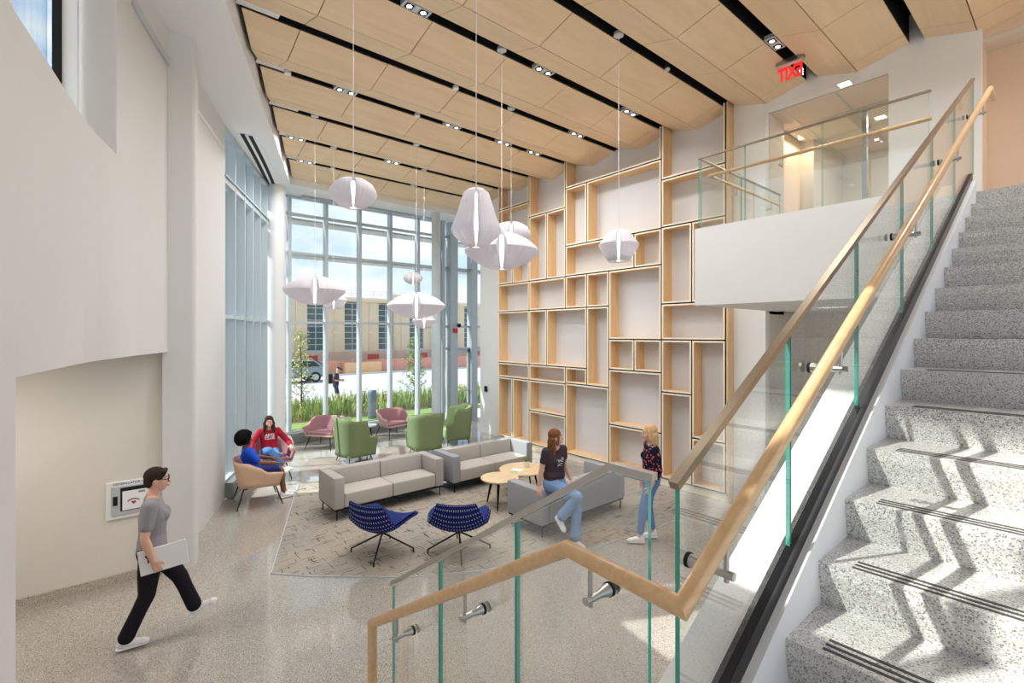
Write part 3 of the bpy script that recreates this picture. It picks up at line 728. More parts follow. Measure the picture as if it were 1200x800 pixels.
# ---- green wing chairs: face -y
def wing_chair(label, loc, rz):
    t = thing('wing_armchair', label, 'armchair', loc, rz)
    plan = u_plan(.36, .34, .36, 3.4)
    top = lambda s: 1.06 - .07 * sst(.2, .52, abs(s)) - .40 * sst(.66, .76, abs(s)) + .0 * s
    bot = lambda s: .15
    fl = lambda s: .17 * (1 - .45 * sst(.3, 1, abs(s)))
    M().grid(tub(48, 8, plan, top, bot, fl)).obj('shell', 'green', t, smooth=50, solid=.045)
    plan2 = u_plan(.322, .33, .322, 3.4)
    M().grid(tub(48, 6, plan2, lambda s: top(s) - .006, lambda s: .40, fl)).obj('lining', 'greenlt', t, smooth=50, solid=.03)
    M().rbox(-.31, .31, -.38, .29, .2, .45, .04, 3).obj('seat_cushion', 'greenlt', t, smooth=True)
    M().box(-.34, .34, -.33, .33, .14, .2).obj('seat_base', 'green', t)
    for sx in (-1, 1):
        for y in (-.27, .27): M().tube([(sx * .26, y, .15), (sx * .31, y * 1.12, 0)], [.013, .008], 8).obj('leg', 'blackmetal', t, smooth=True)
    return t
wing_chair('green wing armchair seen from behind, nearest the two seated people', (4.6, 11.35, .0125), PI / 2 + .12)
wing_chair('green wing armchair with its back squarely turned, middle one of the three', (6.25, 10.85, .0125), PI - .25)
wing_chair('green wing armchair turned sideways beside the white pier', (7.5, 11.35, .0125), -1.9)

def round_table(name, label, loc, r, h, top, legs=3, lr=(.02, .011), spread=.75, a0=0):
    t = thing(name, label, 'table', loc)
    M().lathe([(r * .97, h - .028), (r, h - .016), (r, h - .004), (r * .992, h)], 40).obj('tabletop', top, t, smooth=30)
    for k in range(legs):
        a = a0 + 2 * PI * k / legs; c, s = math.cos(a), math.sin(a)
        M().tube([(r * .5 * c, r * .5 * s, h - .028), (r * spread * c, r * spread * s, 0)], list(lr), 10).obj('leg', 'blackmetal', t, smooth=True)
    return t
round_table('coffee_table', 'larger round ash coffee table with the small plant on it', (6.16, 6.98, .012), .46, .45, 'tablewood', 4, a0=.4)
round_table('coffee_table', 'smaller round ash coffee table overlapping the larger one', (5.36, 6.70, .012), .34, .50, 'tablewood', 3, (.03, .013), .85, 3.9)
round_table('side_table', 'small round grey side table beside the nearest green wing chair', (5.55, 12.9, 0), .30, .52, 'lightgrey', 3, (.02, .012), .8, .3)
round_table('side_table', 'small round grey side table behind the middle green wing chair', (6.95, 12.35, 0), .38, .56, 'lightgrey', 3, (.02, .012), .8, 1.2)
# plant and magazine on the coffee table
t = thing('potted_plant', 'small green plant in a white pot on the round coffee table', 'plant', (6.27, 7.02, .462))
M().lathe([(.042, 0), (.06, .1), (.062, .115), (.054, .115), (.05, .1)], 24).obj('pot', 'plastic', t, smooth=40)
m = M()
for k in range(90):
    a, b = random.random() * 2 * PI, random.random() ** .5
    p = Vector((.055 * b * math.cos(a), .055 * b * math.sin(a), .1)); q = p + Vector((.5 * p.x, .5 * p.y, .05 + .035 * random.random()))
    m.cyl(p, q, .005, .002, 4)
m.obj('foliage', 'leaf', t)
t = thing('magazine', 'open magazine with a green picture lying on the coffee table', 'magazine', (5.93, 6.93, .464), .5)
M().box(-.15, .15, -.1, .1, 0, .006).obj('pages', 'paper', t)
M().box(-.14, -.01, -.085, .085, .006, .0075).obj('picture', 'leaf2', t)

# ---- ceiling fixtures in the slots
def near_slot(px, py, z=7.2):
    X, Y = on_z(px, py, z); s = min(SLOTS, key=lambda q: abs(q - Y)); return x_on_slot(px, s), s
TW = [(488, 13), (405, 108), (530, 150), (347, 164), (460, 192), (637, 84), (738, 132), (676, 159), (626, 180), (908, 54), (358, 192), (640, 10), (590, 178)]
ORD = ['first', 'second', 'third', 'fourth', 'fifth']
rows = {}
for p in TW:
    x, s = near_slot(*p); rows.setdefault(s, []).append(x)
extra = [(4.6, 1.55), (6.5, .225)]
for x, s in extra: rows.setdefault(min(SLOTS, key=lambda q: abs(q - s)), []).append(x)
proto = None
def downlight(label, x, y):
    t = thing('twin_downlight', label, 'ceiling light', (x, y, 7.2))
    M().box(-.19, .19, -.07, .07, .0, .06).obj('housing', 'lightgrey', t)
    for q in (-.1, .1):
        f = M().box(q - .055, q + .055, -.05, .05, -.006, .0).obj('trim_ring', 'blackmetal', t)
        M().cyl((q, 0, -.007), (q, 0, -.0065), .034, .034, 16).obj('lamp', 'lamp', f)
    return t
def copy_dl(src, label, x, y): c = copy_tree(src); c.location = (x, y, 7.2); c['label'] = label; return c
names = {12.15: 'slot nearest the far glass', 10.825: 'second slot from the far glass', 9.5: 'third slot from the far glass', 8.175: 'fourth slot from the far glass', 6.85: 'fifth slot from the far glass', 5.525: 'sixth slot from the far glass', 4.2: 'slot ending at the shelving corner', 2.875: 'slot with the exit sign', 1.55: 'slot over the lower stair', .225: 'slot over the landing', -1.1: 'slot behind the landing'}
DL = []
for s, xs in sorted(rows.items(), reverse=True):
    nm = next(v for k, v in names.items() if abs(k - s) < .1)
    for i, x in enumerate(sorted(xs)):
        lab = f'twin downlight, {ORD[i]} from the left in the {nm}'
        if proto is None: proto = downlight(lab, x, s)
        else: copy_dl(proto, lab, x, s)
        DL.append((x, s))
for (px, py), lab in zip(((337, 88), (390, 198), (489, 136), (534, 103)), ('small round detector in the ceiling slot nearest the soffit edge', 'small round detector in the slot nearest the far glass', 'small round detector above the wide lens pendants', 'white round detector in the fifth ceiling slot')):
    x, s = near_slot(px, py); o = M().lathe([(.05, 7.17), (.055, 7.2), (.05, 7.22)], 20, (x, s, 0)).obj('smoke_detector', 'plastic', smooth=True); tag(o, lab, 'detector')
x, s = near_slot(782, 80); o = M().sphere((x, s, 7.17), .045).cyl((x, s, 7.17), (x, s, 7.25), .03).obj('camera_dome', 'steel', smooth=True); tag(o, 'small silver camera dome in the slot above the shelving', 'camera')

for (px, py), lab in zip(((990, 98), (1032, 137)), ('square recessed light in the upper corridor ceiling, nearer the wood ceiling', 'square recessed light in the upper corridor ceiling, seen through the balcony glass')):
    x, y = on_z(px, py, 6.92); t = thing('recessed_light', lab, 'ceiling light', (x, y, 6.92))
    M().box(-.09, .09, -.09, .09, -.012, 0).obj('frame', 'plastic', t); M().box(-.075, .075, -.075, .075, -.014, -.012).obj('diffuser', 'lamp', t)
# ---- pendants
def pendant(label, x, y, zc, w, h, prof, slot_z=7.22, ridges=30, tw=.04):
    t = thing('pendant_lamp', label, 'pendant lamp', (x, y, zc))
    R, H = w / 2, h / 2
    mod = lambda u, z: 1 + .012 * math.sin(u * 2 * PI * ridges)
    pr = [(R * r, H * q) for r, q in prof]
    m = M(); n = 132; c = math.atan2(-y, -x)
    gap = .03
    rows_ = []
    for r, z in pr:
        rr = []
        for k in range(n + 1):
            u = gap / 2 + (1 - gap) * k / n; a = c + u * 2 * PI
            q = r * mod(u, z)
            if k in (0, n): q *= .86
            rr.append((q * math.cos(a), q * math.sin(a), z))
        rows_.append(rr)
    m.grid(rows_); m.obj('shade', 'shade', t, smooth=50, solid=.004)
    m = M(); m.cyl((0, 0, -H * .98), (0, 0, H * .85), tw * .62, tw * .62, 16); m.obj('lamp_tube', 'tubeglow', t, smooth=True)
    m = M()
    for k in range(18):
        a = 2 * PI * k / 18; m.cyl((tw * 1.25 * math.cos(a), tw * 1.25 * math.sin(a), -H * .99), (tw * 1.3 * math.cos(a), tw * 1.3 * math.sin(a), -H * .9), .007, .007, 5)
    m.obj('shade_ribs', 'plastic', t)
    m = M(); m.cyl((0, 0, H * .8), (0, 0, slot_z - zc), .0045, .0045, 6); m.obj('cord', 'plastic', t)
    m = M(); m.cyl((0, 0, slot_z - zc - .02), (0, 0, slot_z - zc + .02), .07, .07, 20); m.obj('canopy', 'lightgrey', t, smooth=True)
    return t
LENS = [(.16, 1), (.42, .86), (.72, .56), (.93, .2), (1, .0), (.96, -.18), (.75, -.55), (.45, -.86), (.2, -1)]
OVAL = [(.2, 1), (.55, .9), (.82, .62), (.97, .2), (1, -.05), (.9, -.4), (.62, -.78), (.3, -1)]
DIAM = [(.4, 1), (.62, .72), (.85, .32), (1, .08), (.95, -.1), (.72, -.6), (.52, -1)]
TALL = [(.3, 1), (.5, .86), (.64, .5), (.78, .1), (.96, -.3), (1, -.42), (.88, -.6), (.5, -.88), (.22, -1)]
PD = [('hexagonal white pleated pendant hanging alone before the shelving', 725, 4.2, 288, 46, 36, DIAM),
      ('wide white lens pendant lowest in the cluster near the shelving', 588, 5.525, 294, 86, 43, LENS),
      ('small white oval pendant tucked behind the cluster near the shelving', 599, 6.85, 275, 46, 28, OVAL),
      ('tall turnip shaped white pendant, largest in the cluster', 558, 4.2, 256, 58, 68, TALL),
      ('oval white pendant with glowing base hanging highest near the ceiling', 414, 5.525, 227, 53, 34, OVAL),
      ('wide flat white lens pendant nearest the left glass', 369, 9.5, 340, 68, 34, LENS),
      ('small white pendant peeking out behind the flat lens pendant nearest the left glass', 391, 10.825, 352, 30, 20, DIAM),
      ('wide flat white lens pendant in front of the far glass', 488, 9.5, 358, 67, 30, LENS),
      ('tiny white pendant hanging above the flat lens pendant at the far glass', 484, 12.15, 326, 22, 14, OVAL),
      ('small white diamond pendant just below the flat lens pendant at the far glass', 497, 10.825, 376, 28, 17, DIAM)]
for lab, px, s, py, w, h, pr in PD:
    x = x_on_slot(px, s); d = SN * x + CS * s
    pendant(lab, x, s, EYE - (py - HOR) / FPX * d, w * d / FPX, h * d / FPX, pr)

# ---- exit sign, seen from its rear through clear acrylic
t = thing('exit_sign', 'clear edge lit exit sign with red letters hanging from the ceiling slot', 'sign', (7.9, 2.875, 7.0))
M().rbox(7.86, 7.94, 2.68, 3.07, 7.11, 7.21, .015).obj('housing', 'steel', world=t)
M().box(7.895, 7.903, 2.7, 3.05, 6.85, 7.14).obj('panel', 'glass', world=t)
m = text_mesh('EXIT', .27, .003, .012); m.bm.transform(Matrix.Scale(.62, 4, (1, 0, 0)))
m.bm.transform(frame3((0, 1, 0), (0, 0, 1), (7.893, 2.875, 6.975))); m.obj('lettering', emit('exit_red', (1, .03, .03, 1), .9), world=t)

# ---- defibrillator cabinet in the passage
ax0 = on_z(124, 700)[0]
yw = 7.66
def onwall(px, py):
    u = (px - 600) / FPX; d = yw / (CS - SN * u); return d * (SN + CS * u), EYE - (py - HOR) / FPX * d
xL, zT = onwall(124, 566); _, zB = onwall(124, 610); xR = onwall(184, 600)[0]
t = thing('defibrillator_cabinet', 'white wall cabinet with a red heart sign in the passage beside the walking person', 'cabinet', ((xL + xR) / 2, yw, (zT + zB) / 2))
W, Hh = xR - xL, zT - zB
M().rbox(xL, xR, yw - .03, yw, zB, zT, .008).obj('frame', 'plastic', world=t)
dr = M().rbox(xL + .1 * W, xR - .06 * W, yw - .045, yw - .03, zB + .1 * Hh, zT - .13 * Hh, .005).obj('door', 'lightgrey', world=t)
o = M().box(xL + .13 * W, xL + .22 * W, yw - .052, yw - .045, zB + .38 * Hh, zB + .62 * Hh).obj('latch', 'black', world=t); o.parent = dr
o = M().box(xL + .27 * W, xR - .14 * W, yw - .047, yw - .045, zB + .2 * Hh, zT - .17 * Hh).obj('window_surround', 'black', world=t); o.parent = dr
o = M().box(xL + .31 * W, xR - .16 * W, yw - .049, yw - .047, zB + .22 * Hh, zT - .27 * Hh).obj('notice', 'paper', world=t); o.parent = dr
hx, hz_ = xL + .53 * W, zB + .40 * Hh; r = .045 * W
m = M(); hp = [(r * 1.0 * (16 * math.sin(a) ** 3) / 16, r * (13 * math.cos(a) - 5 * math.cos(2 * a) - 2 * math.cos(3 * a) - math.cos(4 * a)) / 16) for a in [2 * PI * k / 28 for k in range(28)]]
m.extr([(hx + a, yw - .0505, hz_ + b) for a, b in hp], (0, .0015, 0)); o = m.obj('heart_sign', 'red', world=t); o.parent = dr
m = M(); m.tube([(hx + 2.6 * r * math.cos(a), yw - .051, hz_ + .4 * r + 1.6 * r * math.sin(a)) for a in [.25 + (PI - .5) * k / 12 for k in range(13)]], .2 * r, 6); o = m.obj('handle_sign', 'black', world=t); o.parent = dr
def wtext(body, size, x, z, y, par, m_='black'):
    q = text_mesh(body, size, .0006); q.bm.transform(frame3((1, 0, 0), (0, 0, 1), (x, y, z))); o = q.obj('lettering', m_, world=t)
    if par: o.parent = par
wtext('DEFIBRILLATOR \u2022 AED', .075 * W, xL + .5 * W, zT - .07 * Hh, yw - .0312, None)
M().box(xL + .62 * W, xL + .75 * W, yw - .0505, yw - .049, zT - .36 * Hh, zT - .31 * Hh).obj('fine_print', 'grille', world=t)
# ======================= PEOPLE =======================
def V3(*a): return Vector(a)
def cloth(name, rgbc, vary=.04, sc=40): return mat(name, rgb(*rgbc), .9, 0, .12, vary=vary, scale=sc)
SK = {'fair': mat('fair_skin', rgb(226, 180, 158), .5, 0, .35, vary=.02, scale=20), 'dark': mat('brown_skin', rgb(128, 84, 62), .5, 0, .35, vary=.02, scale=20)}
def fuse(m, name, material, par, vox=.007, it=4):
    """one continuous surface out of overlapping closed shells"""
    o = m.obj(name, material, par)
    r = o.modifiers.new('r', 'REMESH'); r.mode = 'VOXEL'; r.voxel_size = vox; r.use_smooth_shade = True
    if it: s = o.modifiers.new('s', 'SMOOTH'); s.factor = .5; s.iterations = it
    dg = bpy.context.evaluated_depsgraph_get(); dg.update()
    me = bpy.data.meshes.new_from_object(o.evaluated_get(dg)); me.name = name
    o.modifiers.clear(); old = o.data; o.data = me; bpy.data.meshes.remove(old)
    for q in me.polygons: q.use_smooth = True
    return o
def chain(m, pts, rs, n=14):
    for (a, b), (r, q) in zip(zip(pts, pts[1:]), zip(rs, rs[1:])): m.capsule(a, r, b, q, n)
def hand(m, wr, d, palm_n, thumb_side, curl=.5, k=1.0):
    """wr: wrist, d: finger direction, palm_n: the way the palm faces, thumb_side: side of the thumb"""
    d = d.normalized(); n = (palm_n - d * palm_n.dot(d)).normalized(); s = n.cross(d).normalized()
    if s.dot(thumb_side) < 0: s = -s
    pc = wr + d * .05 * k
    for q in (-.026, -.009, .009, .026): m.capsule(wr + d * .01 + s * q * .6 * k, .0135 * k, wr + d * .088 * k + s * q * k, .0115 * k, 8)
    for q, ln in ((.030, .068), (.0105, .078), (-.0095, .072), (-.029, .056)):
        a = wr + d * .092 * k + s * q * k; c1, c2 = curl * .7, curl * 1.6
        b = a + (d * math.cos(c1) + n * math.sin(c1)) * ln * .5 * k; c = b + (d * math.cos(c2) + n * math.sin(c2)) * ln * .5 * k
        m.capsule(a, .0092 * k, b, .0085 * k, 8); m.capsule(b, .0085 * k, c, .0072 * k, 8)
    a = wr + d * .025 * k + s * .026 * k; b = a + (d * .6 + s * .75 + n * .25).normalized() * .036 * k; c = b + (d * .85 + s * .25 + n * .4).normalized() * .032 * k
    m.capsule(a, .0125 * k, b, .0105 * k, 8); m.capsule(b, .0105 * k, c, .0085 * k, 8)
def head_mtx(c, fwd, up=(0, 0, 1)):
    f = Vector(fwd).normalized(); u = Vector(up); x = f.cross(u).normalized(); u = x.cross(f)
    return Matrix(((x.x, f.x, u.x, c[0]), (x.y, f.y, u.y, c[1]), (x.z, f.z, u.z, c[2]), (0, 0, 0, 1)))
def head(m, H):
    """local: x right, y forward, z up; centre of the skull"""
    q = M()
    q.sphere((0, -.012, .03), .1, (.76, .95, .88)); q.sphere((0, .02, -.035), .075, (.80, .92, 1.05)); q.sphere((0, .052, -.082), .036, (1.0, .8, .75))
    q.capsule((0, .088, .012), .008, (0, .108, -.03), .0125, 10); q.sphere((0, .083, -.058), .02, (1.15, .7, .5))
    q.capsule((-.045, .078, .035), .009, (.045, .078, .035), .009, 8)
    for s in (-1, 1): q.sphere((s * .078, -.005, -.01), .03, (.3, .7, 1.1)); q.sphere((s * .042, .055, -.03), .03, (.9, .8, .9))
    m.add(q, H)
def face_parts(par, H, iris=(60, 44, 36), lip=(190, 110, 104), smile=0):
    for s in (-1, 1):
        e = M(); e.sphere((s * .033, .0785, .012), .0125, (1.1, .7, .75)); e.bm.transform(H); ey = e.obj('eye', 'paper', par, smooth=True)
        e = M(); e.sphere((s * .033, .0855, .012), .0068); e.bm.transform(H); pu = e.obj('pupil', 'black', par, smooth=True); pu.parent = ey
    for s in (-1, 1):
        e = M(); e.tube([(s * .016, .0915, .034), (s * .034, .0885, .041), (s * .052, .074, .034)], .0035, 6)
        e.bm.transform(H); e.obj('eyebrow', mat('eyebrow', rgb(*iris), .9), par)
    e = M(); w = .024 + .008 * smile
    e.tube([(-w, .083, -.058 + .006 * smile), (0, .0985, -.062), (w, .083, -.058 + .006 * smile)], [.004, .0065, .004], 8)
    e.bm.transform(H); e.obj('lips', mat('lips', rgb(*lip), .5), par, smooth=True)
    if smile:
        e = M(); e.tube([(-w * .75, .0895, -.057), (0, .1015, -.0595), (w * .75, .0895, -.057)], [.003, .004, .003], 8); e.bm.transform(H); e.obj('teeth', 'paper', par, smooth=True)
def shoe(par, ank, toe_dir, col='plastic', up=(0, 0, 1), sole='paper', k=1.0):
    f = Vector(toe_dir).normalized(); u = Vector(up); x = f.cross(u).normalized(); u = x.cross(f)
    Q = Matrix(((x.x, f.x, u.x, ank[0]), (x.y, f.y, u.y, ank[1]), (x.z, f.z, u.z, ank[2]), (0, 0, 0, 1))) @ Matrix.Scale(k, 4)
    q = M(); q.capsule((0, -.03, -.035), .04, (0, .08, -.05), .038, 12); q.capsule((0, .08, -.05), .038, (0, .165, -.062), .03, 12); q.capsule((0, -.02, .0), .042, (0, -.01, -.04), .042, 12); q.sphere((0, .14, -.055), .04, (1.05, 1, .75))
    q.bm.transform(Q); o = fuse(q, 'shoe', col, par, .008, 3)
    q = M(); q.capsule((0, -.035, -.078), .04, (0, .148, -.078), .036, 14); q.bm.transform(Matrix.Translation((0, 0, -.05)) @ Matrix.Diagonal((1.0, 1.0, .36, 1))); q.bm.transform(Q); so = q.obj('sole', sole, par, smooth=True); so.parent = o
    q = M()
    for y in (.04, .062, .084): q.bar((-.025, y, -.008 - (y - .04) * .25), (.025, y, -.008 - (y - .04) * .25), .007, .005)
    q.bm.transform(Q); l = q.obj('laces', sole, par); l.parent = o
def strands(m, roots, n, spread, drop, wave=.012, r0=.014, r1=.005, seed=1, pull=(0, 0)):
    rn = random.Random(seed)
    for k in range(n):
        a = Vector(roots[k % len(roots)]) + V3(rn.uniform(-1, 1), rn.uniform(-1, 1), rn.uniform(-1, 1)) * spread
        ph, L_ = rn.uniform(0, 6.28), drop * rn.uniform(.8, 1.08); pts = []
        for i in range(8):
            t = i / 7; pts.append(a + V3(wave * math.sin(ph + t * 9) + pull[0] * t, wave * math.cos(ph + t * 8) + pull[1] * t, -L_ * t))
        m.tube(pts, [r0 * (1 - .2 * t) if t < .8 else r1 for t in [i / 7 for i in range(8)]], 6)

def figure(name, label, loc, rz, J, skin, shirt, trousers, hair, sleeve=.5, extra=None, vox=.007, shoes='plastic', shoe_dirs=None, hands=None, look=(0, 1, 0), face=True, iris=(60, 44, 36), smile=0, cuff=1.0, flare=1.0, bust=0, hem=.06, trs=1.0, sh_r=1.0, build_hair=None, shirt_long=0, hipw=1.0):
    """J: joints in the figure's own space (x right, y front, z up, origin on the floor)"""
    t = thing(name, label, 'person', loc, rz)
    J = {k: Vector(v) for k, v in J.items()}
    b = M(); pel = (J['hr'] + J['hl']) / 2; ch = J['chest']; nk = J['neck']
    H = head_mtx(J['head'], look)
    side = (J['sr'] - J['sl']).normalized()
    # torso
    def torso(m, g, lo=True):
        up = (ch - pel).normalized()
        m.capsule(J['hr'] * .82 + pel * .18, .108 + g, J['hl'] * .82 + pel * .18, .108 + g, 16)
        wa = pel.lerp(ch, .52)
        m.capsule(pel + up * .03 + side * .05, .105 + g, wa + side * .045, .095 + g, 16); m.capsule(pel + up * .03 - side * .05, .105 + g, wa - side * .045, .095 + g, 16)
        for s in (1, -1):
            m.capsule(wa + side * .045 * s, .095 + g, ch + side * .055 * s, .105 + g, 16)
            sh = J['sr'] if s > 0 else J['sl']
            m.capsule(ch + side * .055 * s, .105 + g, sh * .72 + nk * .28 - up * .035, .066 + g, 14)
            m.capsule(nk - up * .03, .055 + g * .5, sh, .054 + g, 14)
    def torso_up(m, g):
        up = (ch - pel).normalized(); wa = pel.lerp(ch, .5)
        for s in (1, -1):
            lo = pel + up * hem + side * .055 * s
            m.capsule(lo, .112 * hipw + g, wa + side * .045 * s, .097 + g, 16); m.capsule(wa + side * .045 * s, .097 + g, ch + side * .055 * s, .106 + g, 16)
            sh = J['sr'] if s > 0 else J['sl']
            m.capsule(ch + side * .055 * s, .105 + g, sh * .72 + nk * .28 - up * .035, .067 + g, 14); m.capsule(nk - up * .045, .05 + g * .4, sh, .055 + g, 14)
            if bust:
                f = side.cross(up); f = f if f.dot(Vector((0, 1, 0))) > 0 or True else f
                m.sphere(ch + side * .062 * s + V3(0, 1, 0) * .075 + up * .0, .062 + g * .4)
    torso(b, 0)
    chain(b, [nk - V3(0, 0, .02), nk.lerp(J['head'], .5), J['head'] + H.to_3x3() @ V3(0, -.015, -.05)], [.055, .05, .055])
    for a in 'rl': chain(b, [J['s' + a], J['s' + a].lerp(J['e' + a], .5), J['e' + a], J['e' + a].lerp(J['w' + a], .35), J['w' + a]], [.052, .046, .038, .040, .026])
    for a in 'rl': chain(b, [J['h' + a], J['k' + a].lerp(J['h' + a], .5), J['k' + a], J['k' + a].lerp(J['a' + a], .3), J['a' + a]], [.088, .075, .054, .054, .036])
    head(b, H)
    hands = hands or {}
    for a in 'rl':
        d = J['w' + a] - J['e' + a]
        hd, pn, ts, cu = hands.get(a, (d, V3(-1 if a == 'r' else 1, 0, 0), V3(0, 1, 0), .5))
        hand(b, J['w' + a], Vector(hd), Vector(pn), Vector(ts), cu)
    body = fuse(b, 'body', SK[skin], t, vox * .8, 3)
    if face: face_parts(t, H, iris, smile=smile)
    # shirt
    m = M(); torso_up(m, .014)
    for a in 'rl':
        S, E, W = J['s' + a], J['e' + a], J['w' + a]
        if sleeve <= 1: chain(m, [S, S.lerp(E, sleeve)], [.068 * sh_r, .062 * sh_r])
        else: chain(m, [S, S.lerp(E, .5), E, E.lerp(W, .4), E.lerp(W, min(1, sleeve - 1))], [.07 * sh_r, .064 * sh_r, .058 * sh_r, .056 * sh_r, .042 * sh_r])
    sh = fuse(m, 'shirt', shirt, t, vox, 3)
    # trousers
    m = M()
    m.capsule(J['hr'] * .82 + pel * .18, .121 * hipw, J['hl'] * .82 + pel * .18, .121 * hipw, 16)
    up = (ch - pel).normalized(); m.capsule(pel + side * .05, .118, pel + side * .05 + up * .1, .112, 16); m.capsule(pel - side * .05, .118, pel - side * .05 + up * .1, .112, 16)
    for a in 'rl':
        Hh, K, A = J['h' + a], J['k' + a], J['a' + a]; A2 = K.lerp(A, .94 * cuff)
        chain(m, [Hh, Hh.lerp(K, .5), Hh.lerp(K, .88)] if cuff <= .2 else [Hh, Hh.lerp(K, .5), K, K.lerp(A, .35), A2], [.1 * hipw, .086 * trs, .068 * trs, .062 * trs, .05 * trs * flare])
    fuse(m, 'trousers', trousers, t, vox, 3)
    for a in 'rl':
        d = (shoe_dirs or {}).get(a, ((0, 1, 0), (0, 0, 1))); shoe(t, J['a' + a] + V3(0, 0, .0), d[0], shoes, d[1])
    if build_hair: build_hair(t, H)
    if extra: extra(t, H, J)
    return t

def hair_obj(m, H, name, material, t, vox=.006, it=2):
    m.bm.transform(H); return fuse(m, name, material, t, vox, it)
def cap_hair(m, back=.0, z=0):
    m.sphere((0, -.022, .05 + z), .104, (.84, .97, .86)); m.sphere((0, -.055, -.0 + z), .085, (.92, .75, 1.0))
jeans = cloth('light_blue_denim', (128, 158, 200), .05, 30); jeans2 = cloth('mid_blue_denim', (104, 138, 188), .05, 30); jeans3 = cloth('blue_denim', (92, 132, 186), .05, 30)

# ---- 1: the walker in grey
def h1(t, H):
    m = M(); m.sphere((0, -.02, .045), .104, (.83, .95, .84)); m.sphere((0, -.06, .0), .078, (.9, .7, 1.0)); m.capsule((-.05, .06, .085), .022, (.05, .06, .085), .022)
    hair_obj(m, H, 'hair', cloth('dark_brown_hair', (58, 46, 40), .1, 60), t)
def x1(t, H, J):
    m = M()
    for s in (-1, 1):
        m.tube([(s * .036 + .024 * math.cos(a), .1 - abs(.006 * math.cos(a)), .012 + .02 * math.sin(a)) for a in [2 * PI * k / 16 for k in range(17)]], .0028, 6)
        m.tube([(s * .06, .096, .016), (s * .082, .0, .014)], .0025, 6)
    m.tube([(-.014, .1, .018), (.014, .1, .018)], .0025, 6); m.bm.transform(H); m.obj('glasses', 'black', t)
figure('person', 'person in grey t-shirt and black trousers walking past the passage with a white folder', (.36, 6.02, 0), -PI / 2 - .14,
       dict(hr=(.09, 0, .90), hl=(-.09, 0, .90), chest=(0, .015, 1.24), neck=(0, .01, 1.43), head=(0, .045, 1.585), sr=(.185, .0, 1.375), sl=(-.185, .0, 1.375), er=(.235, -.035, 1.09), el=(-.23, -.07, 1.10),
            wr=(.215, .03, .85), wl=(-.24, .02, .87), kr=(.09, -.03, .49), kl=(-.09, .23, .53), ar=(.08, -.2, .105), al=(-.07, .36, .19)),
       'fair', cloth('grey_tshirt', (150, 148, 152)), cloth('black_trousers', (34, 32, 38)), None, sleeve=.62, flare=1.3, trs=1.08, hem=.0, bust=1, build_hair=h1, extra=x1,
       shoe_dirs={'r': ((0, 1, .0), (0, 0, 1)), 'l': ((0, .92, .42), (0, -.4, .9))}, hands={'r': (V3(-.12, .35, -.9), V3(-1, 0, 0), V3(0, .8, .4), .8), 'l': (V3(0, .3, -1), V3(1, 0, 0), V3(0, 1, 0), .4)}, look=(.02, 1, -.05), iris=(58, 46, 40))
fo = M().rbox(-.195, .195, -.008, .008, -.12, .12, .003).obj('folder', 'paper')
wk = Matrix.Translation((.36, 6.02, 0)) @ Matrix.Rotation(-PI / 2 - .14, 4, 'Z')
fo.matrix_basis = wk @ Matrix.Translation((.178, .11, .86)) @ Matrix.Rotation(PI / 2, 4, 'Z') @ Matrix.Rotation(-.12, 4, 'Y')
tag(fo, 'white folder held at the hip of the walking person in grey', 'folder')

# ---- 2: bright blue shirt, back to the camera, in the tan chair
def h2(t, H):
    m = M(); m.sphere((0, -.03, .04), .125, (1, 1, .95)); rn = random.Random(5)
    for k in range(230):
        a, z = rn.uniform(0, 2 * PI), rn.uniform(-.75, 1); r = math.sqrt(max(0, 1 - z * z)); p = V3(r * math.cos(a), r * math.sin(a), z)
        if p.y > .55 and p.z < .45: continue
        m.sphere(V3(0, -.03, .04) + p * .135, rn.uniform(.02, .034), u=8, v=6)
    hair_obj(m, H, 'hair', cloth('black_curly_hair', (18, 16, 18), .1, 60), t, .008, 1)
figure('person', 'person in bright blue shirt with black curly hair seated in the tan armchair', (2.13, 9.72, 0), -PI / 2 - .10,
       dict(hr=(.085, -.04, .56), hl=(-.085, -.04, .56), chest=(0, -.15, .84), neck=(0, -.19, 1.0), head=(0, -.19, 1.14), sr=(.175, -.17, .96), sl=(-.175, -.17, .96), er=(.26, .0, .76), el=(-.26, .0, .76), wr=(.20, .26, .70), wl=(-.16, .26, .72),
            kr=(.09, .38, .52), kl=(-.09, .38, .52), ar=(.06, .42, .1), al=(-.06, .46, .1)),
       'dark', cloth('blue_shirt', (36, 84, 204)), cloth('navy_shorts', (44, 56, 110)), None, sleeve=.8, cuff=.2, hem=.05, build_hair=h2,
       hands={'r': (V3(-.3, 1, -.1), V3(0, 0, -1), V3(-1, 0, 0), .5), 'l': (V3(.3, 1, -.1), V3(0, 0, -1), V3(1, 0, 0), .5)}, look=(.05, 1, .05), hipw=.95)

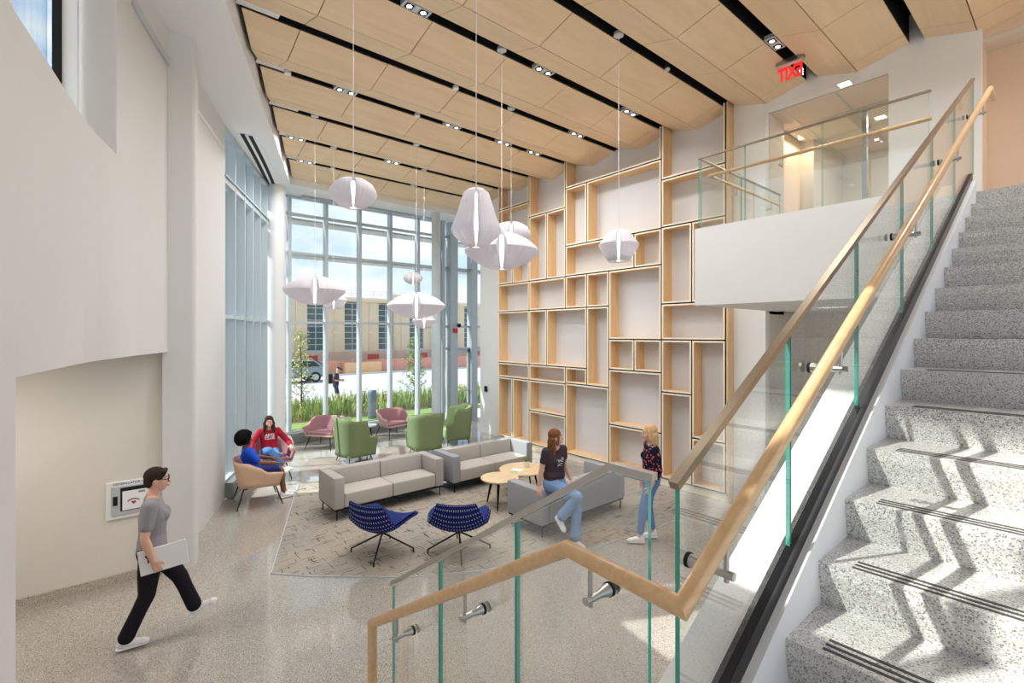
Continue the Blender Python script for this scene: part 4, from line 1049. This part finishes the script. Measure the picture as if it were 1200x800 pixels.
# ---- 3: red sweatshirt, facing the room
def long_hair(col, nm, drop, seed, front=1, side_front=(1, 1), wave=.012):
    def f(t, H):
        m = M(); cap_hair(m); roots = []
        for k in range(16):
            a = PI * (.98 + 1.04 * k / 15); roots.append((.082 * math.cos(a), -.03 + .07 * math.sin(a), .0))
        strands(m, roots, 46, .012, drop, wave, .015, .006, seed)
        for s, on in zip((-1, 1), side_front):
            m.capsule((s * .036, .045, .092), .02, (s * .076, .028, .03), .02); m.capsule((s * .076, .028, .03), .02, (s * .08, .012, -.08), .022)
            if on: strands(m, [(s * .082, .03, .0), (s * .088, .01, -.02)], 9, .01, drop * .95, wave, .015, .006, seed + 3, pull=(s * .012, .03))
        return hair_obj(m, H, 'hair', cloth(nm, col, .14, 50), t)
    return f
def x3(t, H, J):
    for body, dz in (('ARTS', .045), ('CLUB', -.018)):
        q = text_mesh(body, .075, .002, .002); q.bm.transform(frame3((1, 0, 0), (0, .12, 1), (0, 0, 0)))
        q.bm.transform(Matrix.Translation((0, .045, .86 + dz)) @ Matrix.Rotation(-.15, 4, 'X') @ Matrix.Rotation(PI, 4, 'Z') @ Matrix.Translation((0, 0, 0)))
        q.obj('lettering', 'paper', t)
red = cloth('red_sweatshirt', (178, 40, 58))
figure('person', 'person in red sweatshirt and jeans sitting cross-legged in the mauve armchair by the glass', (2.68, 11.18, 0), PI - .12,
       dict(hr=(.085, -.03, .55), hl=(-.085, -.03, .55), chest=(0, -.10, .85), neck=(0, -.11, 1.02), head=(.0, -.075, 1.165), sr=(.17, -.11, .965), sl=(-.17, -.11, .965), er=(.33, .0, .77), el=(-.33, .0, .77), wr=(.36, .25, .69), wl=(-.38, .24, .69),
            kr=(.04, .42, .66), kl=(-.11, .40, .53), ar=(-.22, .58, .34), al=(-.10, .42, .105)),
       'fair', red, jeans3, None, sleeve=1.9, sh_r=1.0, hem=.03, build_hair=long_hair((74, 52, 42), 'brown_hair', .34, 11), extra=x3, smile=1, cuff=.9,
       shoe_dirs={'r': ((-.5, .8, .1), (.2, 0, 1)), 'l': ((0, 1, 0), (0, 0, 1))}, hands={'r': (V3(0, 1, -.4), V3(0, 0, -1), V3(-1, 0, 0), .6), 'l': (V3(0, 1, -.4), V3(0, 0, -1), V3(1, 0, 0), .6)}, look=(.02, 1, .0))

# ---- 4: perched on the sofa back
def x4(t, H, J):
    m = M()
    def sq(pts, r=.004): m.tube([(x, y, z) for x, y, z in pts], r, 6)
    y = .125
    sq([(-.05, y, .05), (-.052, y, .11), (-.02, y + .004, .112), (-.03, y, .082), (-.012, y + .004, .068), (-.048, y, .05)])
    sq([(.0, y + .004, .06), (.012, y + .004, .09), (.03, y + .004, .06), (.045, y + .002, .092), (.06, y, .06), (.075, y - .006, .095)])
    sq([(-.045, y, .02), (-.01, y + .004, .034), (.03, y + .004, .022), (.07, y - .004, .038)], .003); sq([(-.03, y, -.005), (.02, y + .004, .008), (.06, y, .0)], .003)
    m.bm.transform(Matrix.Translation((0, .0, J['chest'].z - .06)) @ Matrix.Translation((0, 0, 0))); m.obj('print', 'paper', t)
figure('person', 'person in dark print t-shirt and light jeans perched on the grey sofa back', (5.17, 5.14, 0), -PI - .06,
       dict(hr=(.09, -.02, .815), hl=(-.09, -.02, .815), chest=(0, -.01, 1.16), neck=(0, -.01, 1.345), head=(.0, .02, 1.495), sr=(.17, -.01, 1.295), sl=(-.17, -.01, 1.295), er=(.225, -.05, 1.03), el=(-.25, -.06, 1.05), wr=(.24, -.09, .80), wl=(-.30, .02, .82),
            kr=(-.02, .46, .72), kl=(-.06, .40, .50), ar=(.12, .26, .40), al=(-.02, .42, .105)),
       'fair', cloth('dark_plum_tshirt', (72, 60, 66)), jeans, None, sleeve=.5, hem=.12, bust=1, trs=1.18, sh_r=.95, build_hair=long_hair((128, 84, 56), 'auburn_hair', .33, 21, side_front=(1, 0)), extra=x4, cuff=.96, flare=1.35,
       shoe_dirs={'r': ((.05, .75, -.66), (0, .6, .7)), 'l': ((0, 1, 0), (0, 0, 1))}, hands={'r': (V3(.2, .3, -.75), V3(0, .2, -1), V3(-1, 0, 0), .45), 'l': (V3(-.1, .6, -.5), V3(0, 0, -1), V3(1, 0, 0), .45)}, look=(-.86, .56, .0), iris=(96, 66, 48))

# ---- 5: blonde, standing in the patterned blouse
def floral():
    m, nt, out = new_mat('navy_floral_fabric'); b = bsdf(nt, out, rgb(30, 28, 46), .85, 0, .15)
    tc = N(nt, 'ShaderNodeTexCoord'); v = N(nt, 'ShaderNodeTexVoronoi'); v.inputs['Scale'].default_value = 24; L(nt, tc, 'Object', v, 'Vector')
    lt = N(nt, 'ShaderNodeMath', operation='LESS_THAN'); lt.inputs[1].default_value = .34; L(nt, v, 'Distance', lt, 0)
    sp = N(nt, 'ShaderNodeSeparateColor'); L(nt, v, 'Color', sp, 0)
    r = ramp(nt, [(0, rgb(212, 92, 108)), (.5, rgb(34, 32, 54)), (.68, rgb(196, 120, 124)), (.86, rgb(130, 140, 170))], 'CONSTANT'); L(nt, sp, 0, r, 0)
    mx = N(nt, 'ShaderNodeMixRGB'); mx.inputs[1].default_value = rgb(30, 28, 46); L(nt, lt, 0, mx, 0); L(nt, r, 0, mx, 2); L(nt, mx, 0, b, 'Base Color'); return m
figure('person', 'blonde person in navy floral blouse and blue jeans standing by the grey sofa', (6.16, 4.14, 0), PI * .25 + .04,
       dict(hr=(.09, 0, .90), hl=(-.09, 0, .90), chest=(0, -.005, 1.24), neck=(0, -.015, 1.43), head=(0, .02, 1.585), sr=(.175, -.01, 1.375), sl=(-.175, -.01, 1.375), er=(.225, -.06, 1.10), el=(-.225, -.05, 1.10), wr=(.2, .06, .86), wl=(-.2, .05, .85),
            kr=(.09, .02, .49), kl=(-.10, .13, .50), ar=(.085, -.05, .105), al=(-.1, .18, .105)),
       'fair', floral(), jeans2, None, sleeve=1.15, sh_r=1.12, hem=.02, bust=1, cuff=.88, build_hair=long_hair((214, 178, 134), 'blonde_hair', .32, 31, side_front=(0, 0)), look=(-.05, 1, .02),
       hands={'r': (V3(-.2, .35, -.9), V3(-1, 0, 0), V3(0, 1, 0), .6), 'l': (V3(.2, .3, -.9), V3(1, 0, 0), V3(0, 1, 0), .5)}, iris=(150, 116, 84))
# ======================= OUTSIDE =======================
struct(M().box(-60, 70, -40, 80, -.3, -.06).obj('ground_outside', 'concrete'))
struct(M().box(-30, 60, 23.2, 35.6, -.1, -.045).obj('road', 'road'))
struct(M().box(-30, 60, 35.6, 35.8, -.1, .06).obj('kerb', 'lightgrey'))
m = M(); m.box(2.2, 12.5, 16.4, 17.5, -.1, -.02); tag(m.obj('lawn_strip', 'lawn'), 'narrow strip of lawn outside the far glass', 'lawn', kind='stuff')
struct(M().box(2, 20, 17.5, 20.6, -.1, -.01).obj('planting_bed', 'soil'))
rn = random.Random(3)
m = M(); fl = M(); lt = M()
for k in range(5200):
    x, y = rn.uniform(2.5, 19), rn.uniform(17.7, 20.4); h = rn.uniform(.25, .72); a = rn.uniform(0, 2 * PI); w = rn.uniform(.012, .03); le = rn.uniform(0, .22)
    c, s = math.cos(a), math.sin(a); q = lt if k % 3 == 0 else m
    q.face([(x - w * c, y - w * s, 0), (x + w * c, y + w * s, 0), (x + w * .7 * c + le * .4 * s, y + w * .7 * s - le * .4 * c, h * .6), (x + le * s, y - le * c, h)])
    if k % 9 == 0 and math.sin(x * 1.7) > .1: fl.sphere((x + le * s, y - le * c, h + .02), .035, u=6, v=4)
g = m.obj('grasses', 'leaf'); tag(g, 'bed of tall green grasses and flowers along the sidewalk', 'grasses', kind='stuff')
lt.obj('pale_blades', 'leaf2', g); fl.obj('blossoms', mat('yellow_pink_blossom', rgb(232, 196, 120), .7, vary=.15, scale=3), g)
def tree(label, x, y, h, seed, leafm, dens, crown0):
    r = random.Random(seed); t = thing('young_tree', label, 'tree', (x, y, 0))
    m = M(); m.tube([(0, 0, 0), (.02, .01, h * .4), (-.02, .0, h * .75), (0, 0, h * .97)], [.035, .028, .018, .006], 8); m.obj('trunk', 'bark', t, smooth=True)
    br = M(); lf = M()
    for k in range(26):
        z = h * (crown0 + (.95 - crown0) * k / 26); a = k * 2.4 + r.random(); L_ = (.5 - .36 * (k / 26)) * (.8 + .5 * r.random()); e = Vector((L_ * math.cos(a), L_ * math.sin(a), z + L_ * .7))
        br.tube([(0, 0, z), (e.x * .5, e.y * .5, z + L_ * .28), e], [.012, .008, .004], 5)
        for j in range(dens):
            q = r.random(); p = Vector((0, 0, z)).lerp(e, .25 + .8 * q) + Vector((r.gauss(0, .07), r.gauss(0, .07), r.gauss(0, .07)))
            u = Vector((r.gauss(0, 1), r.gauss(0, 1), r.gauss(0, .6))).normalized() * .045; v = u.cross(Vector((r.gauss(0, 1), r.gauss(0, 1), r.gauss(0, 1)))).normalized() * .024
            lf.face([p - u, p - v, p + u, p + v])
    br.obj('branches', 'bark', t); lf.obj('foliage', leafm, t)
tree('sparse young tree with yellowish leaves outside near the white corner column', 5.44, 18.3, 3.25, 4, 'leaf2', 26, .22)
tree('leafy young green tree outside beside the slim grey column', 9.8, 17.9, 2.95, 9, 'leaf', 44, .2)
o = M().lathe([(.16, -.019), (.16, .9), (.15, .97), (.12, 1.0)], 24, (7.45, 16.75, 0)).obj('bollard', mat('blue_grey_post', rgb(104, 118, 132), .5, .2, vary=.02), smooth=40); tag(o, 'stout blue grey cylinder post standing on the lawn outside', 'post')
# stone building across the street
YB = 39.0
stone = mat('tan_stone', rgb(222, 200, 172), .9, vary=.05, scale=2.5); stone2 = mat('pale_stone', rgb(230, 216, 192), .9, vary=.03, scale=3)
pane = mat('green_window_glass', rgb(36, 70, 72), .15, .1, .8, vary=.12, scale=.8)
b = thing('stone_building', 'tan stone building with tall dark green windows across the street', 'building', (18, YB, 0))
wx = [12.03 - 2.95 * 4 + 2.95 * k for k in range(14)]
m = M(); m.box(-6, 42, YB + .3, YB + 9, 1.55, 5.9)
for i in range(len(wx) - 1): m.box(wx[i] + 1.38, wx[i + 1], YB, YB + .35, 1.55, 5.75)
m.obj('wall', stone, world=b)
M().box(-6, 42, YB - .1, YB + 9, -.1, 1.6).obj('base_course', mat('base_stone', rgb(206, 176, 156), .9, vary=.05, scale=2), world=b)
m = M(); m.box(-6, 42, YB - .15, YB + .4, 5.7, 5.86); m.box(-6, 42, YB - .3, YB + .4, 5.86, 6.05); m.obj('cornice', stone2, world=b)
M().box(18.6, 21.0, YB - .1, YB + .5, 6.05, 6.5).obj('parapet_block', stone2, world=b)
m = M()
for z in (6.5, 6.75): m.cyl((-6, YB + 1.2, z), (42, YB + 1.2, z), .025, .025, 6)
for k in range(25): m.cyl((-6 + 2 * k, YB + 1.2, 6.0), (-6 + 2 * k, YB + 1.2, 6.78), .025, .025, 6)
m.obj('roof_rail', 'lightgrey', world=b)
for x in wx:
    f = M(); f.box(x, x + .05, YB + .12, YB + .22, 1.7, 5.62); f.box(x + 1.33, x + 1.38, YB + .12, YB + .22, 1.7, 5.62); f.box(x + .66, x + .72, YB + .12, YB + .22, 1.7, 5.62)
    for k in range(9): z = 1.7 + k * .48; f.box(x, x + 1.38, YB + .13, YB + .21, z, z + .05)
    f.box(x - .06, x + 1.44, YB - .06, YB + .3, 1.58, 1.7)
    fo_ = f.obj('window', 'mulldark', world=b); q = M().box(x + .03, x + 1.35, YB + .17, YB + .19, 1.72, 5.62).obj('pane', pane, world=b); q.parent = fo_
for x in wx:
    m = M(); m.cyl((x + 2.15, YB - .06, 1.6), (x + 2.15, YB - .06, 5.6), .035, .035, 8); m.box(x + 1.95, x + 2.35, YB - .12, YB, 3.1, 3.22); m.obj('downspout', stone2, world=b)
for x in (11.8, 16.9, 21.6, 27.5): M().box(x, x + 1.0, YB - .14, YB - .08, .55, 1.35).obj('cellar_window', mat('red_window', rgb(196, 66, 60), .5, vary=.03), world=b)
fence = mat('orange_safety_fence', rgb(232, 160, 140), .8, vary=.06, scale=4)
fp = None
for k in range(11):
    x = 6 + 3 * k
    if fp is None:
        fp = thing('safety_fence_panel', 'low orange safety fence panel along the foot of the stone building', 'fence', (x, 37.2, -.06), 0, 'orange safety fence panels by the stone building')
        M().box(0, 2.9, -.02, .02, .12, 1.05).obj('mesh_panel', fence, fp); M().box(0, 2.95, -.2, .2, 0, .12).obj('foot', 'basebd', fp)
        for z in (0, 2.86): M().cyl((z + .02, 0, 0), (z + .02, 0, 1.15), .03).obj('post', 'lightgrey', fp)
    else: copy_tree(fp).location = (x, 37.2, -.06)
o = M().rbox(14.0, 17.0, 36.4, 36.9, -.06, .85, .06).obj('road_barrier', mat('pale_orange_plastic', rgb(236, 186, 140), .7, vary=.03)); tag(o, 'long pale orange road barrier at the kerb behind the pedestrian', 'barrier')
for x, y, lab in ((24.6, 30.5, 'red and white traffic drum seen through the glass door'), (27.0, 30.0, 'red and white traffic drum seen just left of the white pier')):
    t = thing('traffic_drum', lab, 'traffic drum', (x, y, -.045))
    M().lathe([(.36, 0), (.36, .08), (.3, .1), (.26, 1.0), (.2, 1.15)], 20).obj('drum', 'red', t, smooth=40)
    for z in (.3, .65): M().lathe([(.298 - z * .04, z), (.29 - z * .04, z + .16)], 20, cap=False).obj('white_band', 'plastic', t, solid=.02)
# parked car
t = thing('car', 'silver grey hatchback on the street behind the sparse tree', 'car', (9.0, 32.6, -.045))
paint = mat('car_paint', rgb(142, 150, 160), .25, .4, vary=.01); dark = mat('car_glass', rgb(40, 46, 54), .08, 0, .8, vary=.02)
side = [(-2.05, .35), (-2.1, .62), (-1.95, .78), (-1.15, .93), (-.55, 1.36), (.2, 1.46), (1.25, 1.42), (1.85, 1.06), (2.08, .95), (2.12, .5), (2.02, .32)]
m = M(); m.extr([(x, -.85, z) for x, z in side], (0, 1.7, 0)); m.obj('body', paint, t, bevel=.1, smooth=40)
for y in (-.865, .845):
    m = M(); m.extr([(-.95, y, .97), (-.48, y, 1.3), (.2, y, 1.38), (1.2, y, 1.34), (1.6, y, 1.02)], (0, .02, 0)); m.obj('side_window', dark, t)
M().extr([(1.3, -.7, 1.42), (1.86, -.7, 1.09), (1.9, -.7, 1.1), (1.34, -.7, 1.44)], (0, 1.4, 0)).obj('rear_window', dark, t)
for x in (-1.3, 1.32):
    for y in (-.88, .7):
        wq = M(); wq.cyl((x, y, .33), (x, y + .2, .33), .33, .33, 24); wo = wq.obj('wheel', 'black', t, smooth=40)
        hq = M(); hq.cyl((x, y - .01, .33), (x, y + .21, .33), .2, .2, 18); hq.obj('hubcap', 'lightgrey', wo, smooth=40)
for y in (-.8, .55): M().rbox(2.02, 2.13, y, y + .25, .78, .95, .02).obj('tail_light', 'red', t)
# pedestrian
def xp(t, H, J):
    m = M(); m.sphere((0, -.015, .065), .105, (.84, .95, .62)); m.capsule((-.03, .08, .07), .012, (.03, .08, .07), .012); m.capsule((0, .1, .07), .03, (0, .14, .062), .03); m.bm.transform(H); fuse(m, 'cap', cloth('dark_blue_cap', (40, 56, 96)), t, .012, 2)
    m = M(); m.rbox(-.15, .15, -.31, -.12, .93, 1.36, .05, 3); m.obj('backpack', 'blackmetal', t, smooth=True)
figure('person', 'pedestrian outside in cap, navy top and shorts carrying a backpack', (7.75, 21.2, -.06), -PI / 2 - .5,
       dict(hr=(.09, 0, .88), hl=(-.09, 0, .88), chest=(0, .03, 1.2), neck=(0, .06, 1.39), head=(0, .12, 1.53), sr=(.18, .04, 1.34), sl=(-.18, .04, 1.34), er=(.22, .03, 1.08), el=(-.22, .03, 1.08), wr=(.1, .24, 1.06), wl=(-.1, .24, 1.08),
            kr=(.09, .12, .48), kl=(-.09, .02, .47), ar=(.08, .1, .105), al=(-.08, -.18, .14)),
       'fair', cloth('navy_top', (44, 50, 78)), cloth('navy_shorts', (52, 74, 112)), None, sleeve=.7, cuff=0, vox=.014, face=False, extra=xp, look=(0, 1, -.5), shoes='blackmetal')
# brick building on the other side, seen only mirrored in the balcony glass
bk = None
def brick():
    m, nt, out = new_mat('brick'); b_ = bsdf(nt, out, rgb(176, 140, 116), .9); tc = N(nt, 'ShaderNodeTexCoord'); mp = N(nt, 'ShaderNodeMapping'); mp.inputs['Rotation'].default_value = (PI / 2, 0, PI / 2); L(nt, tc, 'Object', mp, 0)
    br = N(nt, 'ShaderNodeTexBrick'); br.inputs['Color1'].default_value = rgb(184, 146, 120); br.inputs['Color2'].default_value = rgb(162, 126, 104); br.inputs['Mortar'].default_value = rgb(206, 190, 172); br.inputs['Scale'].default_value = 3
    L(nt, mp, 0, br, 'Vector'); L(nt, br, 'Color', b_, 'Base Color'); return m
b2 = thing('brick_building', 'brick building with white windows mirrored in the balcony glass', 'building', (-24, 8, 0))
M().box(-34, -24, -12, 40, -.1, 9.6).obj('wall', brick(), world=b2)
M().box(-34.2, -23.7, -12.2, 40.2, 9.6, 10.0).obj('cornice', stone2, world=b2)
for k in range(9):
    for z in (2, 6.3): 
        f = M().box(-24.0, -23.9, -8 + 5 * k, -6 + 5 * k, z, z + 2.8).obj('window', 'plastic', world=b2); q = M().box(-23.92, -23.89, -7.85 + 5 * k, -6.15 + 5 * k, z + .12, z + 2.66).obj('pane', pane, world=b2); q.parent = f
# ======================= LIGHT, SKY, CAMERA =======================
for i, (x, y) in enumerate(DL):
    la = bpy.data.lights.new('downlight_beam', 'AREA'); la.shape = 'RECTANGLE'; la.size = .28; la.size_y = .09; la.energy = 31 if x < 7.0 else 14; la.color = (1, .985, .97); la.spread = math.radians(150)
    o = bpy.data.objects.new('downlight_beam', la); COL.objects.link(o); o.location = (x, y, 7.185)
def lamp(name, loc, sx, sy, e, col, rot=(0, 0, 0)):
    la = bpy.data.lights.new(name, 'AREA'); la.shape = 'RECTANGLE'; la.size = sx; la.size_y = sy; la.energy = e; la.color = col
    o = bpy.data.objects.new(name, la); COL.objects.link(o); o.location = loc; o.rotation_euler = rot; return o
lamp('cove_lamp', (9.12, -1.2, 7.1), .1, 4.0, 26, (1, .84, .66))
lamp('niche_lamp', (10.2, 3.55, 6.8), 1.0, .1, 7, (1, .84, .62), (0, 0, 0))
lamp('corridor_lamp', (10.6, 1.9, 6.9), .5, .5, 40, (1, .9, .78))
lamp('under_balcony_lamp', (7.6, 2.2, 3.41), .4, .4, 4, (1, .88, .74))
lamp('passage_fill', (-1.2, 6.2, 2.8), .6, .3, 26, (1, .92, .82))  # added fill light brightening the passage wall, no fixture there
su = bpy.data.lights.new('sun', 'SUN'); su.energy = 5.5; su.angle = math.radians(.6); su.color = (1, .96, .9)
so = bpy.data.objects.new('sun', su); COL.objects.link(so)
so.rotation_euler = Vector((.633, -.315, -.707)).to_track_quat('-Z', 'Y').to_euler()
w = bpy.data.worlds.new('sky'); SC.world = w; w.use_nodes = True; nt = w.node_tree; nt.nodes.clear()
out = N(nt, 'ShaderNodeOutputWorld'); bg = N(nt, 'ShaderNodeBackground'); L(nt, bg, 0, out, 0)
tc = N(nt, 'ShaderNodeTexCoord'); sx = N(nt, 'ShaderNodeSeparateXYZ'); L(nt, tc, 'Generated', sx, 0)
r = ramp(nt, [(0, rgb(196, 196, 190)), (.48, rgb(214, 214, 210)), (.5, rgb(214, 228, 242)), (.6, rgb(180, 210, 242)), (1, rgb(130, 178, 234))])
ma = N(nt, 'ShaderNodeMath', operation='MULTIPLY_ADD'); ma.inputs[1].default_value = .5; ma.inputs[2].default_value = .5; L(nt, sx, 'Z', ma, 0); L(nt, ma, 0, r, 0)
mp = N(nt, 'ShaderNodeMapping'); mp.inputs['Scale'].default_value = (2.2, 2.2, 5.5); L(nt, tc, 'Generated', mp, 0)
nz = N(nt, 'ShaderNodeTexNoise'); nz.inputs['Scale'].default_value = 1.7; nz.inputs['Detail'].default_value = 7; nz.inputs['Roughness'].default_value = .55; L(nt, mp, 0, nz, 'Vector')
cr = ramp(nt, [(.42, (0, 0, 0, 1)), (.62, (1, 1, 1, 1))]); L(nt, nz, 'Fac', cr, 0)
mx = N(nt, 'ShaderNodeMixRGB'); L(nt, cr, 0, mx, 0); L(nt, r, 0, mx, 1); mx.inputs[2].default_value = rgb(246, 248, 250)
L(nt, mx, 0, bg, 0); bg.inputs[1].default_value = 1.0
cam = bpy.data.cameras.new('camera'); co = bpy.data.objects.new('camera', cam); COL.objects.link(co)
cam.sensor_width = 36; cam.sensor_fit = 'HORIZONTAL'; cam.lens = FPX / 1200 * 36; cam.shift_y = (HOR - 400) / 1200; cam.clip_start = .05; cam.clip_end = 400
co.location = (0, 0, EYE); co.rotation_euler = (PI / 2, 0, -YAW); SC.camera = co
SC.view_settings.view_transform = 'Standard'; SC.view_settings.look = 'None'; SC.view_settings.gamma = 1; SC.view_settings.use_curve_mapping = False
SC.view_settings.exposure = .40
cy = SC.cycles; cy.max_bounces = 10; cy.diffuse_bounces = 5; cy.glossy_bounces = 4; cy.transparent_max_bounces = 24; cy.transmission_bounces = 6
cy.sample_clamp_indirect = 6; cy.use_denoising = True; cy.caustics_reflective = False; cy.caustics_refractive = False
